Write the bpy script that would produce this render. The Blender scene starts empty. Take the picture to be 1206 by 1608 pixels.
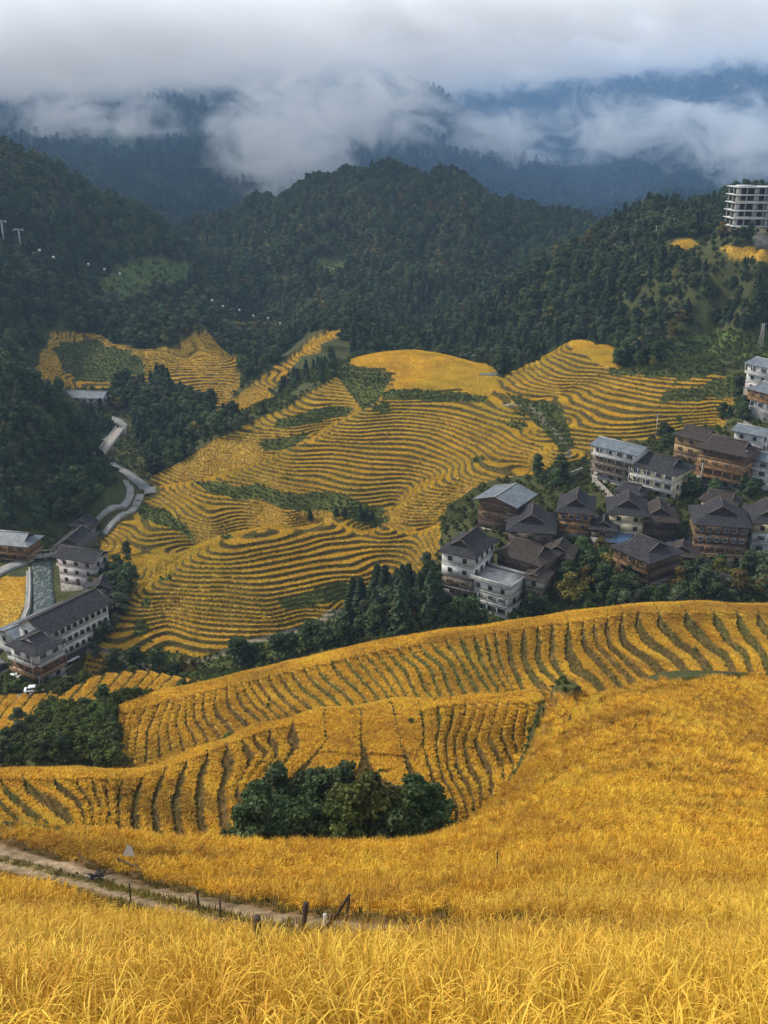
import bpy, math, random
import numpy as np
random.seed(7); RNG = np.random.default_rng(7)
SC = bpy.context.scene
COL = SC.collection

# ------------------------------------------------------------------ camera, sky, sun, exposure
PITCH = math.atan(574/1500.0)
cam_data = bpy.data.cameras.new('camera'); cam = bpy.data.objects.new('camera', cam_data); COL.objects.link(cam)
cam.location = (0, 0, 0); cam.rotation_euler = (math.pi/2 - PITCH, 0, 0)
cam_data.sensor_fit = 'HORIZONTAL'; cam_data.sensor_width = 36; cam_data.lens = 36*1500/1206.0
cam_data.clip_start = 0.05; cam_data.clip_end = 20000
SC.camera = cam
SUN_EL, SUN_ROT = math.radians(40), math.radians(-68)     # sun high behind thin cloud, from the left and ahead
world = bpy.data.worlds.new('World'); SC.world = world; world.use_nodes = True
wn = world.node_tree.nodes; wl = world.node_tree.links; wn.clear()
sky = wn.new('ShaderNodeTexSky'); sky.sky_type = 'NISHITA'; sky.sun_disc = False
sky.sun_elevation = SUN_EL; sky.sun_rotation = SUN_ROT; sky.dust_density = 2.0; sky.air_density = 1.2
grey = wn.new('ShaderNodeMixRGB'); grey.inputs[0].default_value = 0.6; grey.inputs[2].default_value = (7.5, 8.0, 8.5, 1)
bg = wn.new('ShaderNodeBackground'); bg.inputs[1].default_value = 0.105
wo = wn.new('ShaderNodeOutputWorld')
wl.new(sky.outputs[0], grey.inputs[1]); wl.new(grey.outputs[0], bg.inputs[0]); wl.new(bg.outputs[0], wo.inputs[0])
sd = bpy.data.lights.new('sun', 'SUN'); sd.energy = 3.3; sd.angle = math.radians(9); sd.color = (1, .93, .80)
sun = bpy.data.objects.new('sun', sd); COL.objects.link(sun)
az = SUN_ROT
_sd = (math.sin(az)*math.cos(SUN_EL), math.cos(az)*math.cos(SUN_EL), math.sin(SUN_EL))
from mathutils import Vector, Matrix, Euler
sun.rotation_euler = Vector(_sd).to_track_quat('Z', 'Y').to_euler()
SC.view_settings.view_transform = 'Standard'; SC.view_settings.look = 'None'
SC.view_settings.exposure = 0.5; SC.view_settings.gamma = 1; SC.view_settings.use_curve_mapping = False
SC.render.engine = 'CYCLES'
cy = SC.cycles
cy.max_bounces = 8; cy.diffuse_bounces = 2; cy.glossy_bounces = 1; cy.transmission_bounces = 2; cy.transparent_max_bounces = 6
cy.volume_bounces = 7; cy.volume_step_rate = 1.0; cy.volume_max_steps = 256; cy.use_denoising = True
cy.caustics_reflective = False; cy.caustics_refractive = False

# ------------------------------------------------------------------ pixel <-> ray (camera at the origin)
CP, SP = math.cos(PITCH), math.sin(PITCH)
def ue(px, py):
    xc = (np.asarray(px, float)-603)/1500; yc = (804-np.asarray(py, float))/1500
    dy = CP + yc*SP; dz = -SP + yc*CP
    return xc/dy, dz/dy
def proj(X, Y, Z):
    d = Y*CP - Z*SP; up = Y*SP + Z*CP
    return 603+1500*X/d, 804-1500*up/d

# ------------------------------------------------------------------ smooth land surface: thin plate spline through surveyed points
CT = []
for px in (-500, 100, 700, 1300, 1900): CT += [(px, 3000, .8), (px, 2500, 1.4), (px, 1900, 3.0)]
for px in (-300, 0, 300, 600):
    CT += [(px, 1608, 5.4), (px, 1550, 8.2), (px, 1500, 12.5), (px, 1450, 20), (px, 1400, 30), (px, 1362, 42)]
CT += [(-300, 1300, 58), (0, 1296, 58), (150, 1310, 57), (300, 1323, 57), (450, 1328, 57), (560, 1330, 58), (640, 1328, 60), (700, 1308, 65), (745, 1286, 69),
       (800, 1232, 77), (835, 1180, 87), (855, 1130, 95), (880, 1090, 105), (1000, 1074, 112), (1110, 1068, 116), (1206, 1064, 119)]
for px in (900, 1206, 1500):
    CT += [(px, 1608, 5.4), (px, 1540, 8.2), (px, 1480, 12.5), (px, 1412, 19), (px, 1350, 30), (px, 1290, 45), (px, 1230, 60), (px, 1160, 80), (px, 1112, 97)]
CT += [(780, 1400, 22), (780, 1345, 36), (770, 1300, 55), (820, 1260, 62)]
# hidden gully behind the near spur
for px in (-100, 60, 200, 320): CT += [(px, 1385, 70), (px, 1372, 78)]
for px in (430, 560): CT += [(px, 1395, 71), (px, 1368, 82)]
CT += [(680, 1380, 77), (660, 1345, 87), (770, 1310, 83), (830, 1260, 92), (880, 1180, 106), (920, 1140, 117), (1010, 1120, 126), (1206, 1110, 131)]
# spur C
CT += [(0, 1300, 90), (100, 1302, 90), (200, 1308, 90), (300, 1312, 91), (360, 1280, 94), (0, 1250, 98), (200, 1255, 99), (330, 1230, 104),
       (440, 1210, 108), (560, 1200, 110), (640, 1270, 97), (720, 1270, 97), (650, 1180, 113), (760, 1180, 112), (810, 1230, 99),
       (840, 1170, 106), (860, 1110, 118), (740, 1130, 121), (560, 1140, 120), (420, 1165, 116),
       (0, 1211, 105), (120, 1207, 106), (210, 1211, 108), (310, 1176, 115), (400, 1140, 121), (500, 1115, 126), (620, 1099, 129), (740, 1093, 129), (850, 1086, 127)]
CT += [(0, 1255, 119), (110, 1252, 120), (200, 1240, 120), (300, 1212, 124), (400, 1175, 129), (500, 1140, 133), (620, 1116, 137), (740, 1108, 137), (850, 1104, 134)]
# spur B
CT += [(1206, 952, 175), (1100, 948, 176), (1000, 952, 176), (900, 962, 174), (800, 977, 172), (700, 990, 170), (600, 1006, 168), (520, 1024, 166), (450, 1041, 163),
       (380, 1057, 160), (300, 1077, 157), (240, 1092, 154), (200, 1106, 150),
       (1206, 1058, 141), (1100, 1062, 141), (1000, 1068, 141), (900, 1076, 141), (740, 1089, 142), (620, 1093, 143), (500, 1110, 141), (400, 1135, 138), (300, 1180, 131), (210, 1195, 129),
       (1150, 1005, 158), (1000, 1010, 158), (800, 1030, 157), (620, 1050, 155), (450, 1085, 150), (300, 1130, 143), (215, 1150, 139)]
CT += [(1206, 1010, 192), (1100, 1006, 192), (1000, 1006, 192), (900, 1018, 191), (800, 1030, 190), (700, 1040, 189), (600, 1050, 188), (500, 1066, 185), (420, 1084, 180)]
CT += [(60, 1195, 130), (150, 1185, 132), (0, 1170, 140), (100, 1140, 145), (170, 1140, 143), (60, 1120, 160), (0, 1115, 175)]
# knoll D and the fields by the hotel
CT += [(95, 1092, 182), (150, 1063, 189), (220, 1057, 192), (290, 1066, 190), (130, 1120, 166), (190, 1098, 170), (255, 1092, 171), (310, 1100, 172), (360, 1092, 175),
       (150, 1094, 201), (240, 1082, 203), (320, 1066, 203), (20, 1100, 186), (-200, 1110, 180)]
# valley floor
CT += [(0, 1075, 200), (70, 1075, 200), (20, 1020, 217), (100, 1020, 217), (20, 950, 243), (100, 950, 243), (0, 900, 265), (60, 900, 265), (110, 870, 280), (150, 832, 300),
       (215, 770, 341), (190, 740, 363), (190, 700, 397), (180, 670, 425), (190, 1040, 210), (170, 960, 232), (180, 900, 255)]
# contour lines walked on the terraced hills: one height, many points
def level(z, pts):
    return [(px, py, z/float(ue(px, py)[1])) for px, py in pts]
# hill F (low lobes)
CT += level(-108, [(350, 887), (424, 874), (469, 865), (515, 851), (583, 834), (633, 834), (656, 850), (668, 870)])
CT += level(-112, [(350, 923), (469, 919), (560, 905), (606, 887), (635, 896), (655, 915)])
CT += level(-115.5, [(300, 955), (355, 960), (424, 965), (515, 955), (560, 933), (600, 935)])
CT += level(-118.5, [(260, 975), (355, 990), (424, 990), (492, 980), (550, 970)])
CT += level(-106, [(420, 827), (520, 821), (600, 824), (690, 823)])
CT += level(-110, [(300, 861), (270, 890), (350, 843)])
CT += level(-114, [(245, 905), (235, 940)])
CT += [(300, 1040, 211), (450, 1020, 214), (560, 985, 216), (640, 960, 216)]
CT += [(320, 868, 284), (400, 850, 288), (500, 846, 287), (600, 846, 280), (690, 840, 275)]
# hill E
CT += level(-90, [(600, 620), (700, 617), (760, 622), (810, 645), (850, 675), (880, 700)])
CT += level(-93, [(565, 640), (620, 645), (700, 650), (760, 665), (810, 690), (850, 715)])
CT += level(-97, [(515, 668), (600, 675), (680, 682), (730, 700), (765, 725), (800, 742), (835, 735)])
CT += level(-101, [(455, 700), (520, 708), (600, 715), (670, 722), (705, 738), (700, 752), (740, 765)])
CT += level(-105, [(400, 728), (500, 745), (600, 755), (655, 756), (645, 775), (685, 787), (730, 790)])
CT += level(-109, [(345, 745), (400, 765), (500, 785), (600, 793), (628, 792), (622, 808), (670, 812)])
CT += level(-112, [(290, 757), (350, 785), (450, 806), (510, 815)])
CT += level(-115, [(242, 765), (280, 797), (330, 822)])
CT += level(-118, [(200, 800), (235, 835)])
CT += [(620, 611, 369), (700, 607, 372), (760, 590, 393), (560, 562, 432), (650, 552, 447), (740, 569, 422), (640, 580, 406), (590, 600, 384)]
CT += level(-107.5, [(338, 694), (400, 702)]) + level(-103.5, [(395, 667), (460, 680)]) + level(-99.5, [(450, 640), (500, 650)]) + level(-95.5, [(500, 613), (560, 622)]) + level(-91.5, [(542, 590), (600, 602)])
CT += [(458, 715, 346), (404, 743, 338), (512, 683, 359), (564, 654, 368), (350, 756, 345)]        # the hollow behind the long spur
# hill G
CT += [(895, 536, 420), (940, 545, 410), (960, 552, 402)]
CT += level(-81.5, [(880, 545), (900, 560), (935, 570), (955, 575), (1000, 585), (1100, 592), (1150, 596)])
CT += level(-84, [(850, 562), (870, 580), (905, 590), (935, 592), (1000, 605), (1100, 612)])
CT += level(-86.5, [(820, 580), (840, 598), (875, 607), (900, 605), (935, 618), (1000, 632), (1100, 640), (1145, 640)])
CT += level(-89, [(790, 598), (810, 615), (850, 628), (867, 620), (885, 640), (930, 660), (1000, 666), (1140, 665)])
CT += level(-91.5, [(870, 665), (920, 690), (1000, 690)]) + level(-93.5, [(895, 708), (940, 716)])
CT += [(895, 560, 445), (820, 590, 425), (1000, 560, 400), (650, 575, 485), (560, 580, 470)]
# village slope
CT += [(700, 965, 208), (780, 965, 209), (740, 930, 220), (900, 955, 208), (1000, 950, 207), (1100, 945, 207), (1206, 945, 207), (740, 850, 243), (820, 860, 236), (900, 850, 240), (960, 900, 224), (1010, 900, 226), (1130, 885, 232), (1200, 870, 236),
       (740, 825, 252), (830, 800, 258), (870, 770, 270), (960, 830, 246), (1080, 830, 246), (980, 765, 269), (1050, 780, 262), (1120, 780, 259), (1206, 770, 262), (1000, 740, 280), (1100, 720, 284), (1190, 700, 288), (1206, 640, 298), (1180, 605, 316), (900, 740, 285)]
# north-east hill with building
CT += [(1100, 562, 398), (1190, 562, 380), (1130, 520, 432), (1206, 520, 428), (1000, 535, 455), (1000, 545, 430), (760, 545, 500), (820, 520, 500), (900, 485, 500), (1000, 440, 490), (1100, 440, 480), (1206, 440, 468),
       (1150, 424, 437), (1206, 415, 425), (1206, 405, 428), (1150, 396, 440), (1100, 387, 468), (1060, 381, 480), (1206, 385, 470), (1170, 371, 488), (1130, 373, 490), (1206, 371, 488), (1206, 360, 540), (1100, 350, 560),
       (1050, 350, 565), (1000, 345, 580), (1100, 336, 600), (1206, 343, 600), (950, 362, 585), (900, 385, 580), (850, 412, 570), (800, 450, 555), (750, 510, 535), (960, 420, 520), (880, 440, 535)]
CT += [(1206, 370, 720), (1100, 370, 720), (1000, 385, 700), (900, 430, 680), (820, 490, 640), (720, 535, 580), (600, 535, 570)]
# left ridge strip H, terraces I, slope J, hill K
CT += [(480, 600, 436), (430, 625, 425), (350, 655, 425), (390, 612, 455), (430, 585, 478), (470, 553, 508), (515, 522, 545), (550, 525, 520), (360, 640, 450), (400, 560, 570), (350, 590, 530), (460, 520, 620), (540, 510, 600),
       (110, 527, 522), (330, 529, 525), (250, 560, 498), (180, 560, 498), (375, 600, 470), (100, 600, 462), (250, 610, 457), (320, 640, 440), (200, 645, 440), (60, 570, 480), (290, 560, 500),
       (0, 585, 345), (50, 605, 342), (100, 655, 338), (140, 715, 333), (160, 785, 306), (0, 700, 315), (70, 740, 315), (0, 830, 290), (90, 830, 298), (30, 790, 300), (0, 640, 392), (60, 655, 392), (120, 700, 385), (160, 730, 372),
       (0, 560, 440), (0, 500, 480), (100, 495, 530), (0, 400, 560), (110, 450, 570), (200, 440, 640), (280, 460, 650), (300, 500, 610), (200, 500, 560), (370, 520, 640), (330, 470, 700),
       (0, 257, 650), (50, 272, 670), (100, 292, 690), (170, 318, 710), (240, 348, 730), (290, 400, 750), (0, 320, 610), (120, 370, 640), (0, 310, 780), (100, 340, 820), (240, 390, 850), (330, 410, 850)]
# centre hill L
CT += [(365, 352, 880), (410, 325, 890), (450, 318, 900), (500, 298, 920), (550, 284, 940), (600, 272, 950), (650, 276, 940), (700, 280, 930), (745, 304, 915), (790, 322, 900), (840, 335, 885), (890, 356, 870), (930, 390, 840),
       (450, 420, 760), (600, 420, 760), (520, 340, 850), (600, 340, 850), (700, 345, 850), (750, 420, 760), (850, 425, 740), (500, 500, 660), (600, 500, 650), (700, 505, 640), (410, 480, 720), (620, 455, 705)]
CT += [(365, 400, 1030), (450, 370, 1080), (600, 350, 1150), (750, 355, 1100), (880, 370, 1050)]
# far ranges
CT += [(985, 333, 1150), (1100, 340, 1000), (1206, 345, 1000), (1000, 250, 1500), (1130, 250, 1450), (1206, 240, 1450), (1050, 95, 2050), (1160, 85, 2000), (1206, 90, 2000), (900, 120, 2250), (800, 125, 2300), (900, 200, 1900), (1050, 180, 1750), (1180, 170, 1700),
       (600, 118, 1720), (640, 130, 1690), (690, 155, 1650), (730, 190, 1610), (790, 232, 1540), (860, 270, 1450), (980, 326, 1320), (620, 230, 1400), (720, 270, 1350), (800, 300, 1300), (600, 300, 1250),
       (720, 235, 1850), (800, 270, 1750), (880, 285, 1650), (500, 90, 1850), (550, 200, 1500), (470, 250, 1350),
       (0, 175, 1500), (100, 170, 1500), (220, 165, 1500), (340, 180, 1450), (400, 230, 1350), (80, 230, 1250), (200, 240, 1250), (300, 260, 1200), (60, 290, 1050), (200, 325, 1030), (330, 310, 1120), (400, 335, 1100), (200, 95, 1950), (50, 100, 1950), (380, 100, 1900)]
for px in (-300, 0, 300, 600, 900, 1206, 1500): CT += [(px, 190, 2600), (px, 260, 3200)]
CT += [(px-360, py, Y) for px, py, Y in CT if px <= 30 and Y > 60] + [(px+380, py, Y) for px, py, Y in CT if px >= 1185 and Y > 60]
CT = np.array(CT, float)
U_, E_ = ue(CT[:, 0], CT[:, 1]); L_ = np.log(CT[:, 2])

def tps_fit(u, l, v, lam=3e-5):
    n = len(u)
    d2 = (u[:, None]-u[None])**2 + (l[:, None]-l[None])**2
    K = np.where(d2 > 0, .5*d2*np.log(np.maximum(d2, 1e-30)), 0) + lam*np.eye(n)
    P = np.stack([np.ones(n), u, l], 1)
    A = np.zeros((n+3, n+3)); A[:n, :n] = K; A[:n, n:] = P; A[n:, :n] = P.T
    return np.linalg.solve(A, np.concatenate([v, [0, 0, 0]]))
def tps_eval(w, cu, cl, u, l):
    out = np.empty(u.shape, np.float32).ravel(); uf = u.ravel(); lf = l.ravel(); n = len(cu)
    for i in range(0, len(uf), 20000):
        a = uf[i:i+20000, None]; b = lf[i:i+20000, None]
        d2 = ((a-cu[None])**2 + (b-cl[None])**2).astype(np.float32) + 1e-12
        out[i:i+20000] = (.5*d2*np.log(d2)) @ w[:n].astype(np.float32) + w[n] + w[n+1]*a[:, 0] + w[n+2]*b[:, 0]
    return out.reshape(u.shape)
GU = np.linspace(-1.0, 1.0, 440); GL = np.linspace(math.log(.5), math.log(3200), 1000)
W_ = tps_fit(U_, L_, E_)
GE = tps_eval(W_, U_, L_, *np.meshgrid(GU, GL, indexing='ij'))
def cubic(field, u, l, gu=GU, gl=GL):
    fu = np.clip((u-gu[0])/(gu[1]-gu[0]), 1, len(gu)-2.001); fl = np.clip((l-gl[0])/(gl[1]-gl[0]), 1, len(gl)-2.001)
    iu = fu.astype(int); il = fl.astype(int)
    iu = np.minimum(iu, len(gu)-3); il = np.minimum(il, len(gl)-3); tu = fu-iu; tl = fl-il
    def wts(t): return (-.5*t+t*t-.5*t**3, 1-2.5*t*t+1.5*t**3, .5*t+2*t*t-1.5*t**3, -.5*t*t+.5*t**3)
    wu = wts(tu); wv = wts(tl); out = 0
    for a in range(4):
        for b in range(4): out = out + wu[a]*wv[b]*field[iu+a-1, il+b-1]
    return out
_T = RNG.random((256, 256))
def vnoise(x, y):
    xi = np.floor(x).astype(int); yi = np.floor(y).astype(int); fx = x-xi; fy = y-yi
    fx = fx*fx*(3-2*fx); fy = fy*fy*(3-2*fy)
    g = lambda a, b: _T[a & 255, b & 255]
    return (g(xi, yi)*(1-fx)+g(xi+1, yi)*fx)*(1-fy) + (g(xi, yi+1)*(1-fx)+g(xi+1, yi+1)*fx)*fy
def fbm(x, y, o=4):
    s = 0; a = 1; n = 0
    for k in range(o):
        s = s + a*(vnoise(x*2**k+17*k, y*2**k+31*k)-.5); n += a; a *= .5
    return s/n*2
def inpoly(px, py, poly):
    poly = np.asarray(poly, float); c = np.zeros(np.shape(px), bool); j = len(poly)-1
    for i in range(len(poly)):
        xi, yi = poly[i]; xj, yj = poly[j]
        if yi != yj:
            c ^= ((yi > py) != (yj > py)) & (px < (xj-xi)*(py-yi)/(yj-yi)+xi)
        j = i
    return c
def sstep(a, b, x):
    t = np.clip((x-a)/(b-a), 0, 1); return t*t*(3-2*t)
def smooth_z(X, Y):
    Y = np.asarray(Y, float); return cubic(GE, X/Y, np.log(Y))*Y
# ------------------------------------------------------------------ where each kind of ground lies
A_ = [(-900, 1290), (0, 1290), (150, 1303), (300, 1315), (450, 1320), (640, 1320), (700, 1300), (742, 1280), (797, 1228), (831, 1180), (850, 1130), (858, 1086), (1000, 1068), (1206, 1058), (2200, 1050), (2200, 5000), (-1600, 5000)]
C_ = [(-500, 1205), (0, 1206), (210, 1206), (310, 1170), (400, 1134), (500, 1109), (620, 1093), (740, 1088), (842, 1082), (846, 1100), (836, 1130), (822, 1180), (790, 1235), (730, 1290), (640, 1340), (-500, 1340)]
B_ = [(188, 1108), (240, 1088), (300, 1071), (380, 1052), (450, 1036), (520, 1019), (600, 1001), (700, 984), (800, 971), (900, 956), (1000, 945), (1100, 941), (1206, 946), (1700, 944), (1700, 1110), (1206, 1110), (880, 1110), (740, 1104), (620, 1112), (500, 1128), (400, 1155), (310, 1190), (205, 1222), (190, 1190)]
D_ = [(60, 1150), (90, 1095), (150, 1058), (220, 1052), (300, 1061), (320, 1075), (240, 1100), (200, 1115), (185, 1135), (165, 1112), (120, 1128)]
DL_ = [(-400, 1085), (85, 1088), (88, 1105), (50, 1140), (10, 1172), (-400, 1200)]
EF_ = [(150, 858), (165, 838), (200, 797), (240, 749), (340, 690), (450, 637), (545, 585), (555, 552), (590, 545), (758, 560), (768, 575), (790, 595), (895, 530), (968, 545), (978, 582), (1150, 588), (1157, 640), (1140, 672), (1060, 676), (1040, 690), (950, 692), (935, 715), (885, 728), (830, 742), (740, 765), (700, 795), (692, 822), (690, 870), (655, 912), (620, 925), (560, 965), (510, 1003), (440, 1035), (300, 1045), (175, 1035), (120, 1090), (140, 1020), (170, 960), (205, 905), (170, 885)]
H_ = [(340, 640), (380, 615), (420, 585), (470, 550), (512, 520), (545, 515), (530, 535), (495, 558), (470, 562), (452, 592), (425, 612), (440, 625), (400, 648), (350, 668)]
I_ = [(50, 610), (65, 560), (80, 527), (110, 520), (150, 522), (215, 548), (245, 552), (290, 535), (330, 523), (378, 575), (378, 605), (350, 640), (300, 625), (250, 598), (200, 604), (120, 612)]
P1_ = [(548, 562), (590, 546), (756, 560), (768, 580), (772, 594), (745, 592), (722, 611), (620, 611), (626, 588), (602, 573), (552, 573)]
P1B_ = [(722, 611), (745, 594), (775, 594), (784, 605), (770, 622), (735, 615)]
P2_ = [(893, 533), (965, 546), (972, 578), (952, 577), (930, 563), (900, 551)]
VF_ = [(-300, 903), (43, 905), (42, 950), (10, 1005), (-300, 1050)]
NF1_ = [(1048, 380), (1088, 376), (1100, 390), (1066, 393)]
NF2_ = [(1130, 388), (1206, 391), (1500, 396), (1500, 418), (1206, 413), (1150, 406)]
# patches left to weeds and bean rows inside the terraces
WEED = [[(303, 753), (400, 759), (500, 772), (610, 794), (604, 825), (560, 818), (450, 789), (330, 772)],
        [(440, 650), (500, 642), (560, 640), (545, 655), (500, 664), (440, 664)],
        [(405, 694), (450, 678), (500, 676), (470, 694), (420, 706)],
        [(550, 574), (598, 575), (622, 588), (604, 620), (575, 640), (540, 610), (520, 590)],
        [(606, 612), (690, 613), (770, 624), (760, 631), (690, 630), (606, 626)],
        [(800, 622), (850, 626), (880, 640), (905, 705), (880, 712), (845, 670)],
        [(1045, 612), (1110, 604), (1180, 585), (1190, 626), (1150, 628), (1035, 628)],
        [(440, 935), (470, 928), (540, 915), (560, 930), (520, 950), (450, 948)],
        [(170, 1018), (300, 1030), (420, 1003), (560, 950), (640, 915), (640, 950), (560, 985), (520, 1005), (450, 1030), (300, 1050), (170, 1045)],
        [(210, 790), (250, 800), (300, 830), (310, 845), (270, 835), (220, 815)],
        [(960, 575), (1150, 585), (1150, 592), (960, 588)],
        [(80, 545), (150, 530), (220, 560), (230, 590), (120, 600)]]
GREENF = [[(140, 435), (230, 405), (310, 420), (300, 455), (230, 472), (170, 462)], [(132, 195), (200, 195), (232, 225), (220, 236), (140, 226)], [(494, 405), (545, 402), (552, 425), (530, 442), (505, 446)],
          [(1035, 545), (1070, 530), (1120, 520), (1206, 530), (1500, 530), (1500, 585), (1206, 580), (980, 583)], [(560, 498), (640, 494), (640, 510), (560, 510)]]
TRACK = [(-260, 1285), (-60, 1326), (60, 1356), (150, 1378), (250, 1403), (350, 1427), (450, 1446), (550, 1460), (640, 1468), (760, 1474)]
TRAILS = [([(130, 1022), (170, 1022), (200, 1036), (230, 1046), (270, 1046), (320, 1036), (380, 1010), (440, 997), (500, 980), (555, 955), (590, 944)], 205, 1.2),
          ([(790, 634), (830, 638), (846, 650), (855, 664), (875, 680), (890, 700), (893, 715)], 280, 1.3)]
RIVER = [([(66, 1040), (67, 1000), (70, 960), (68, 930), (68, 905), (66, 885)], 195, 6, 'river'), ([(222, 775), (214, 792), (192, 808), (172, 826), (163, 838)], 280, 3, 'river')]
ROADS = [([(163, 654), (182, 658), (196, 668), (186, 681), (160, 696), (148, 708)], 360, 4), ([(172, 728), (188, 738), (206, 750), (226, 763), (238, 775)], 290, 4.6), ([(196, 755), (206, 772), (202, 787), (178, 800), (152, 816), (138, 832)], 280, 2.6), ([(-60, 925), (-10, 905), (20, 892), (38, 885)], 240, 4)]
def hit(px, py, y0=1.2, y1=3000):
    """first point of the smooth land seen along a ray"""
    u, e = ue(px, py); l = np.linspace(math.log(y0), math.log(y1), 2500)
    g = cubic(GE, np.full(l.shape, float(u)), l)
    k = np.nonzero(g >= e)[0]; k = k[0] if len(k) else -1
    Y = math.exp(l[k]); return float(u)*Y, Y
def xyz(px, py, y0=1.2, y1=3000):
    X, Y = hit(px, py, y0, y1); return X, Y, float(smooth_z(X, Y))
TRK = np.array([hit(*p, 12, 60) for p in TRACK])
RDL = [(np.array([hit(*p, y0) for p in pts]), w) for pts, y0, w in ROADS+[r[:3] for r in RIVER]]
TRL = [(np.array([hit(*p, y0) for p in pts]), w) for pts, y0, w in TRAILS]
def dist_line(X, Y, P):
    d = np.full(np.shape(X), 1e9)
    for a, b in zip(P[:-1], P[1:]):
        ab = b-a; t = np.clip(((X-a[0])*ab[0]+(Y-a[1])*ab[1])/(ab@ab), 0, 1)
        d = np.minimum(d, np.hypot(X-a[0]-t*ab[0], Y-a[1]-t*ab[1]))
    return d
# terrace edges walked on spurs B and C: k-th edge, pixel points
TB = [(0, [(215, 1125), (208, 1180)]), (1, [(245, 1108), (228, 1150), (222, 1195)]), (2, [(262, 1102), (246, 1145), (252, 1180)]), (3, [(285, 1095), (272, 1130), (280, 1168)]), (4, [(300, 1090), (302, 1130), (318, 1164)]),
      (5, [(326, 1080), (320, 1120), (344, 1150)]), (6, [(349, 1075), (349, 1105), (378, 1142)]), (7, [(368, 1070), (380, 1100), (412, 1130)]), (8, [(390, 1068), (408, 1095), (440, 1122)]), (9, [(418, 1058), (436, 1085), (468, 1115)]),
      (10, [(445, 1052), (465, 1080), (500, 1108)]), (11, [(475, 1045), (500, 1070), (535, 1102)]), (12, [(505, 1038), (530, 1065), (562, 1092)]), (13, [(535, 1030), (560, 1058), (590, 1090)]), (14, [(562, 1025), (590, 1055), (615, 1088)]),
      (15, [(590, 1022), (618, 1050), (640, 1085)]), (16, [(620, 1020), (650, 1045), (668, 1085)]), (17, [(655, 1018), (680, 1042), (700, 1085)]), (18, [(690, 1015), (716, 1040), (735, 1085)]), (19, [(725, 1012), (738, 1040), (768, 1085)]),
      (20, [(758, 1010), (766, 1040), (788, 1080)]), (21, [(783, 1008), (790, 1036), (808, 1080)]), (22, [(811, 1005), (814, 1036), (826, 1078)]), (23, [(836, 1003), (836, 1035), (850, 1055), (872, 1075)]), (24, [(861, 1000), (860, 1033), (872, 1055), (892, 1075)]),
      (25, [(884, 1000), (882, 1030), (892, 1055), (922, 1072)]), (26, [(905, 998), (906, 1020), (922, 1040), (950, 1068)]), (27, [(924, 995), (928, 1015), (948, 1035), (972, 1063)]), (28, [(946, 995), (950, 1015), (972, 1038), (1000, 1064)]),
      (29, [(966, 990), (970, 1010), (998, 1030), (1030, 1062)]), (30, [(992, 985), (1002, 1005), (1028, 1024), (1056, 1045), (1075, 1062)]), (31, [(1026, 980), (1048, 1005), (1080, 1026), (1100, 1048), (1106, 1062)]), (32, [(1058, 975), (1082, 1000), (1116, 1025), (1136, 1045), (1142, 1060)]),
      (33, [(1110, 985), (1132, 1010), (1157, 1025), (1168, 1058)]), (34, [(1145, 978), (1158, 1002), (1184, 1025), (1193, 1055)]), (35, [(1178, 976), (1206, 1012), (1230, 1050)]), (36, [(1215, 980), (1245, 1015), (1265, 1050)])]
TC = [(0, [(-10, 1250), (30, 1290)]), (1, [(5, 1238), (50, 1278), (75, 1300)]), (2, [(35, 1233), (75, 1260), (107, 1288)]), (3, [(94, 1236), (120, 1253), (134, 1278), (137, 1303)]), (4, [(122, 1232), (140, 1255), (145, 1305)]), (5, [(149, 1238), (159, 1268), (154, 1303)]),
      (6, [(172, 1228), (174, 1258), (184, 1303)]), (7, [(196, 1226), (190, 1268), (188, 1303)]), (8, [(232, 1218), (222, 1265), (225, 1303)]), (9, [(262, 1210), (250, 1260), (255, 1300)]), (10, [(295, 1205), (285, 1250), (290, 1300)]), (11, [(330, 1185), (322, 1225), (325, 1275)]),
      (12, [(354, 1168), (363, 1208), (354, 1250)]), (13, [(378, 1163), (393, 1193), (370, 1238)]), (14, [(398, 1160), (420, 1185), (388, 1228)]), (15, [(425, 1150), (437, 1178), (400, 1225)]), (16, [(460, 1140), (470, 1170), (440, 1210)]), (17, [(500, 1130), (505, 1165), (485, 1200)]),
      (18, [(560, 1120), (560, 1160), (570, 1210)]), (19, [(610, 1118), (620, 1160), (640, 1215)]), (20, [(655, 1130), (662, 1180), (690, 1240)]), (21.4, [(698, 1140), (692, 1165), (696, 1192), (703, 1222), (723, 1262)]),
      (22.6, [(723, 1127), (710, 1157), (710, 1202), (733, 1242), (743, 1272)]), (23.8, [(743, 1130), (730, 1162), (738, 1202), (753, 1227), (756, 1255)]), (25, [(760, 1132), (752, 1162), (775, 1207), (778, 1232), (768, 1262)]),
      (26.2, [(780, 1128), (773, 1152), (793, 1192), (797, 1222)]), (27.4, [(803, 1120), (796, 1150), (808, 1182), (814, 1212)]), (28.6, [(822, 1115), (816, 1150), (826, 1185)])]
def trace_fit(T, y0, y1):
    pu = []; pl = []; pv = []
    for k, pts in T:
        P = np.array(pts, float); n = len(P)*2-1
        P = np.stack([np.interp(np.linspace(0, len(P)-1, n), range(len(P)), P[:, i]) for i in (0, 1)], 1)
        for px, py in P:
            X, Y = hit(px, py, y0, y1); pu.append(X/Y); pl.append(math.log(Y)); pv.append(k)
    pu = np.array(pu); pl = np.array(pl); w = tps_fit(pu, pl*1.0, np.array(pv, float), 2e-4)
    gu = np.linspace(-.5, .6, 330); gl = np.linspace(math.log(y0)-.03, math.log(y1)+.03, 90)
    return tps_eval(w, pu, pl, *np.meshgrid(gu, gl, indexing='ij')), gu, gl
FB = trace_fit(TB, 124, 178); FC = trace_fit(TC, 86, 132)

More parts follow.
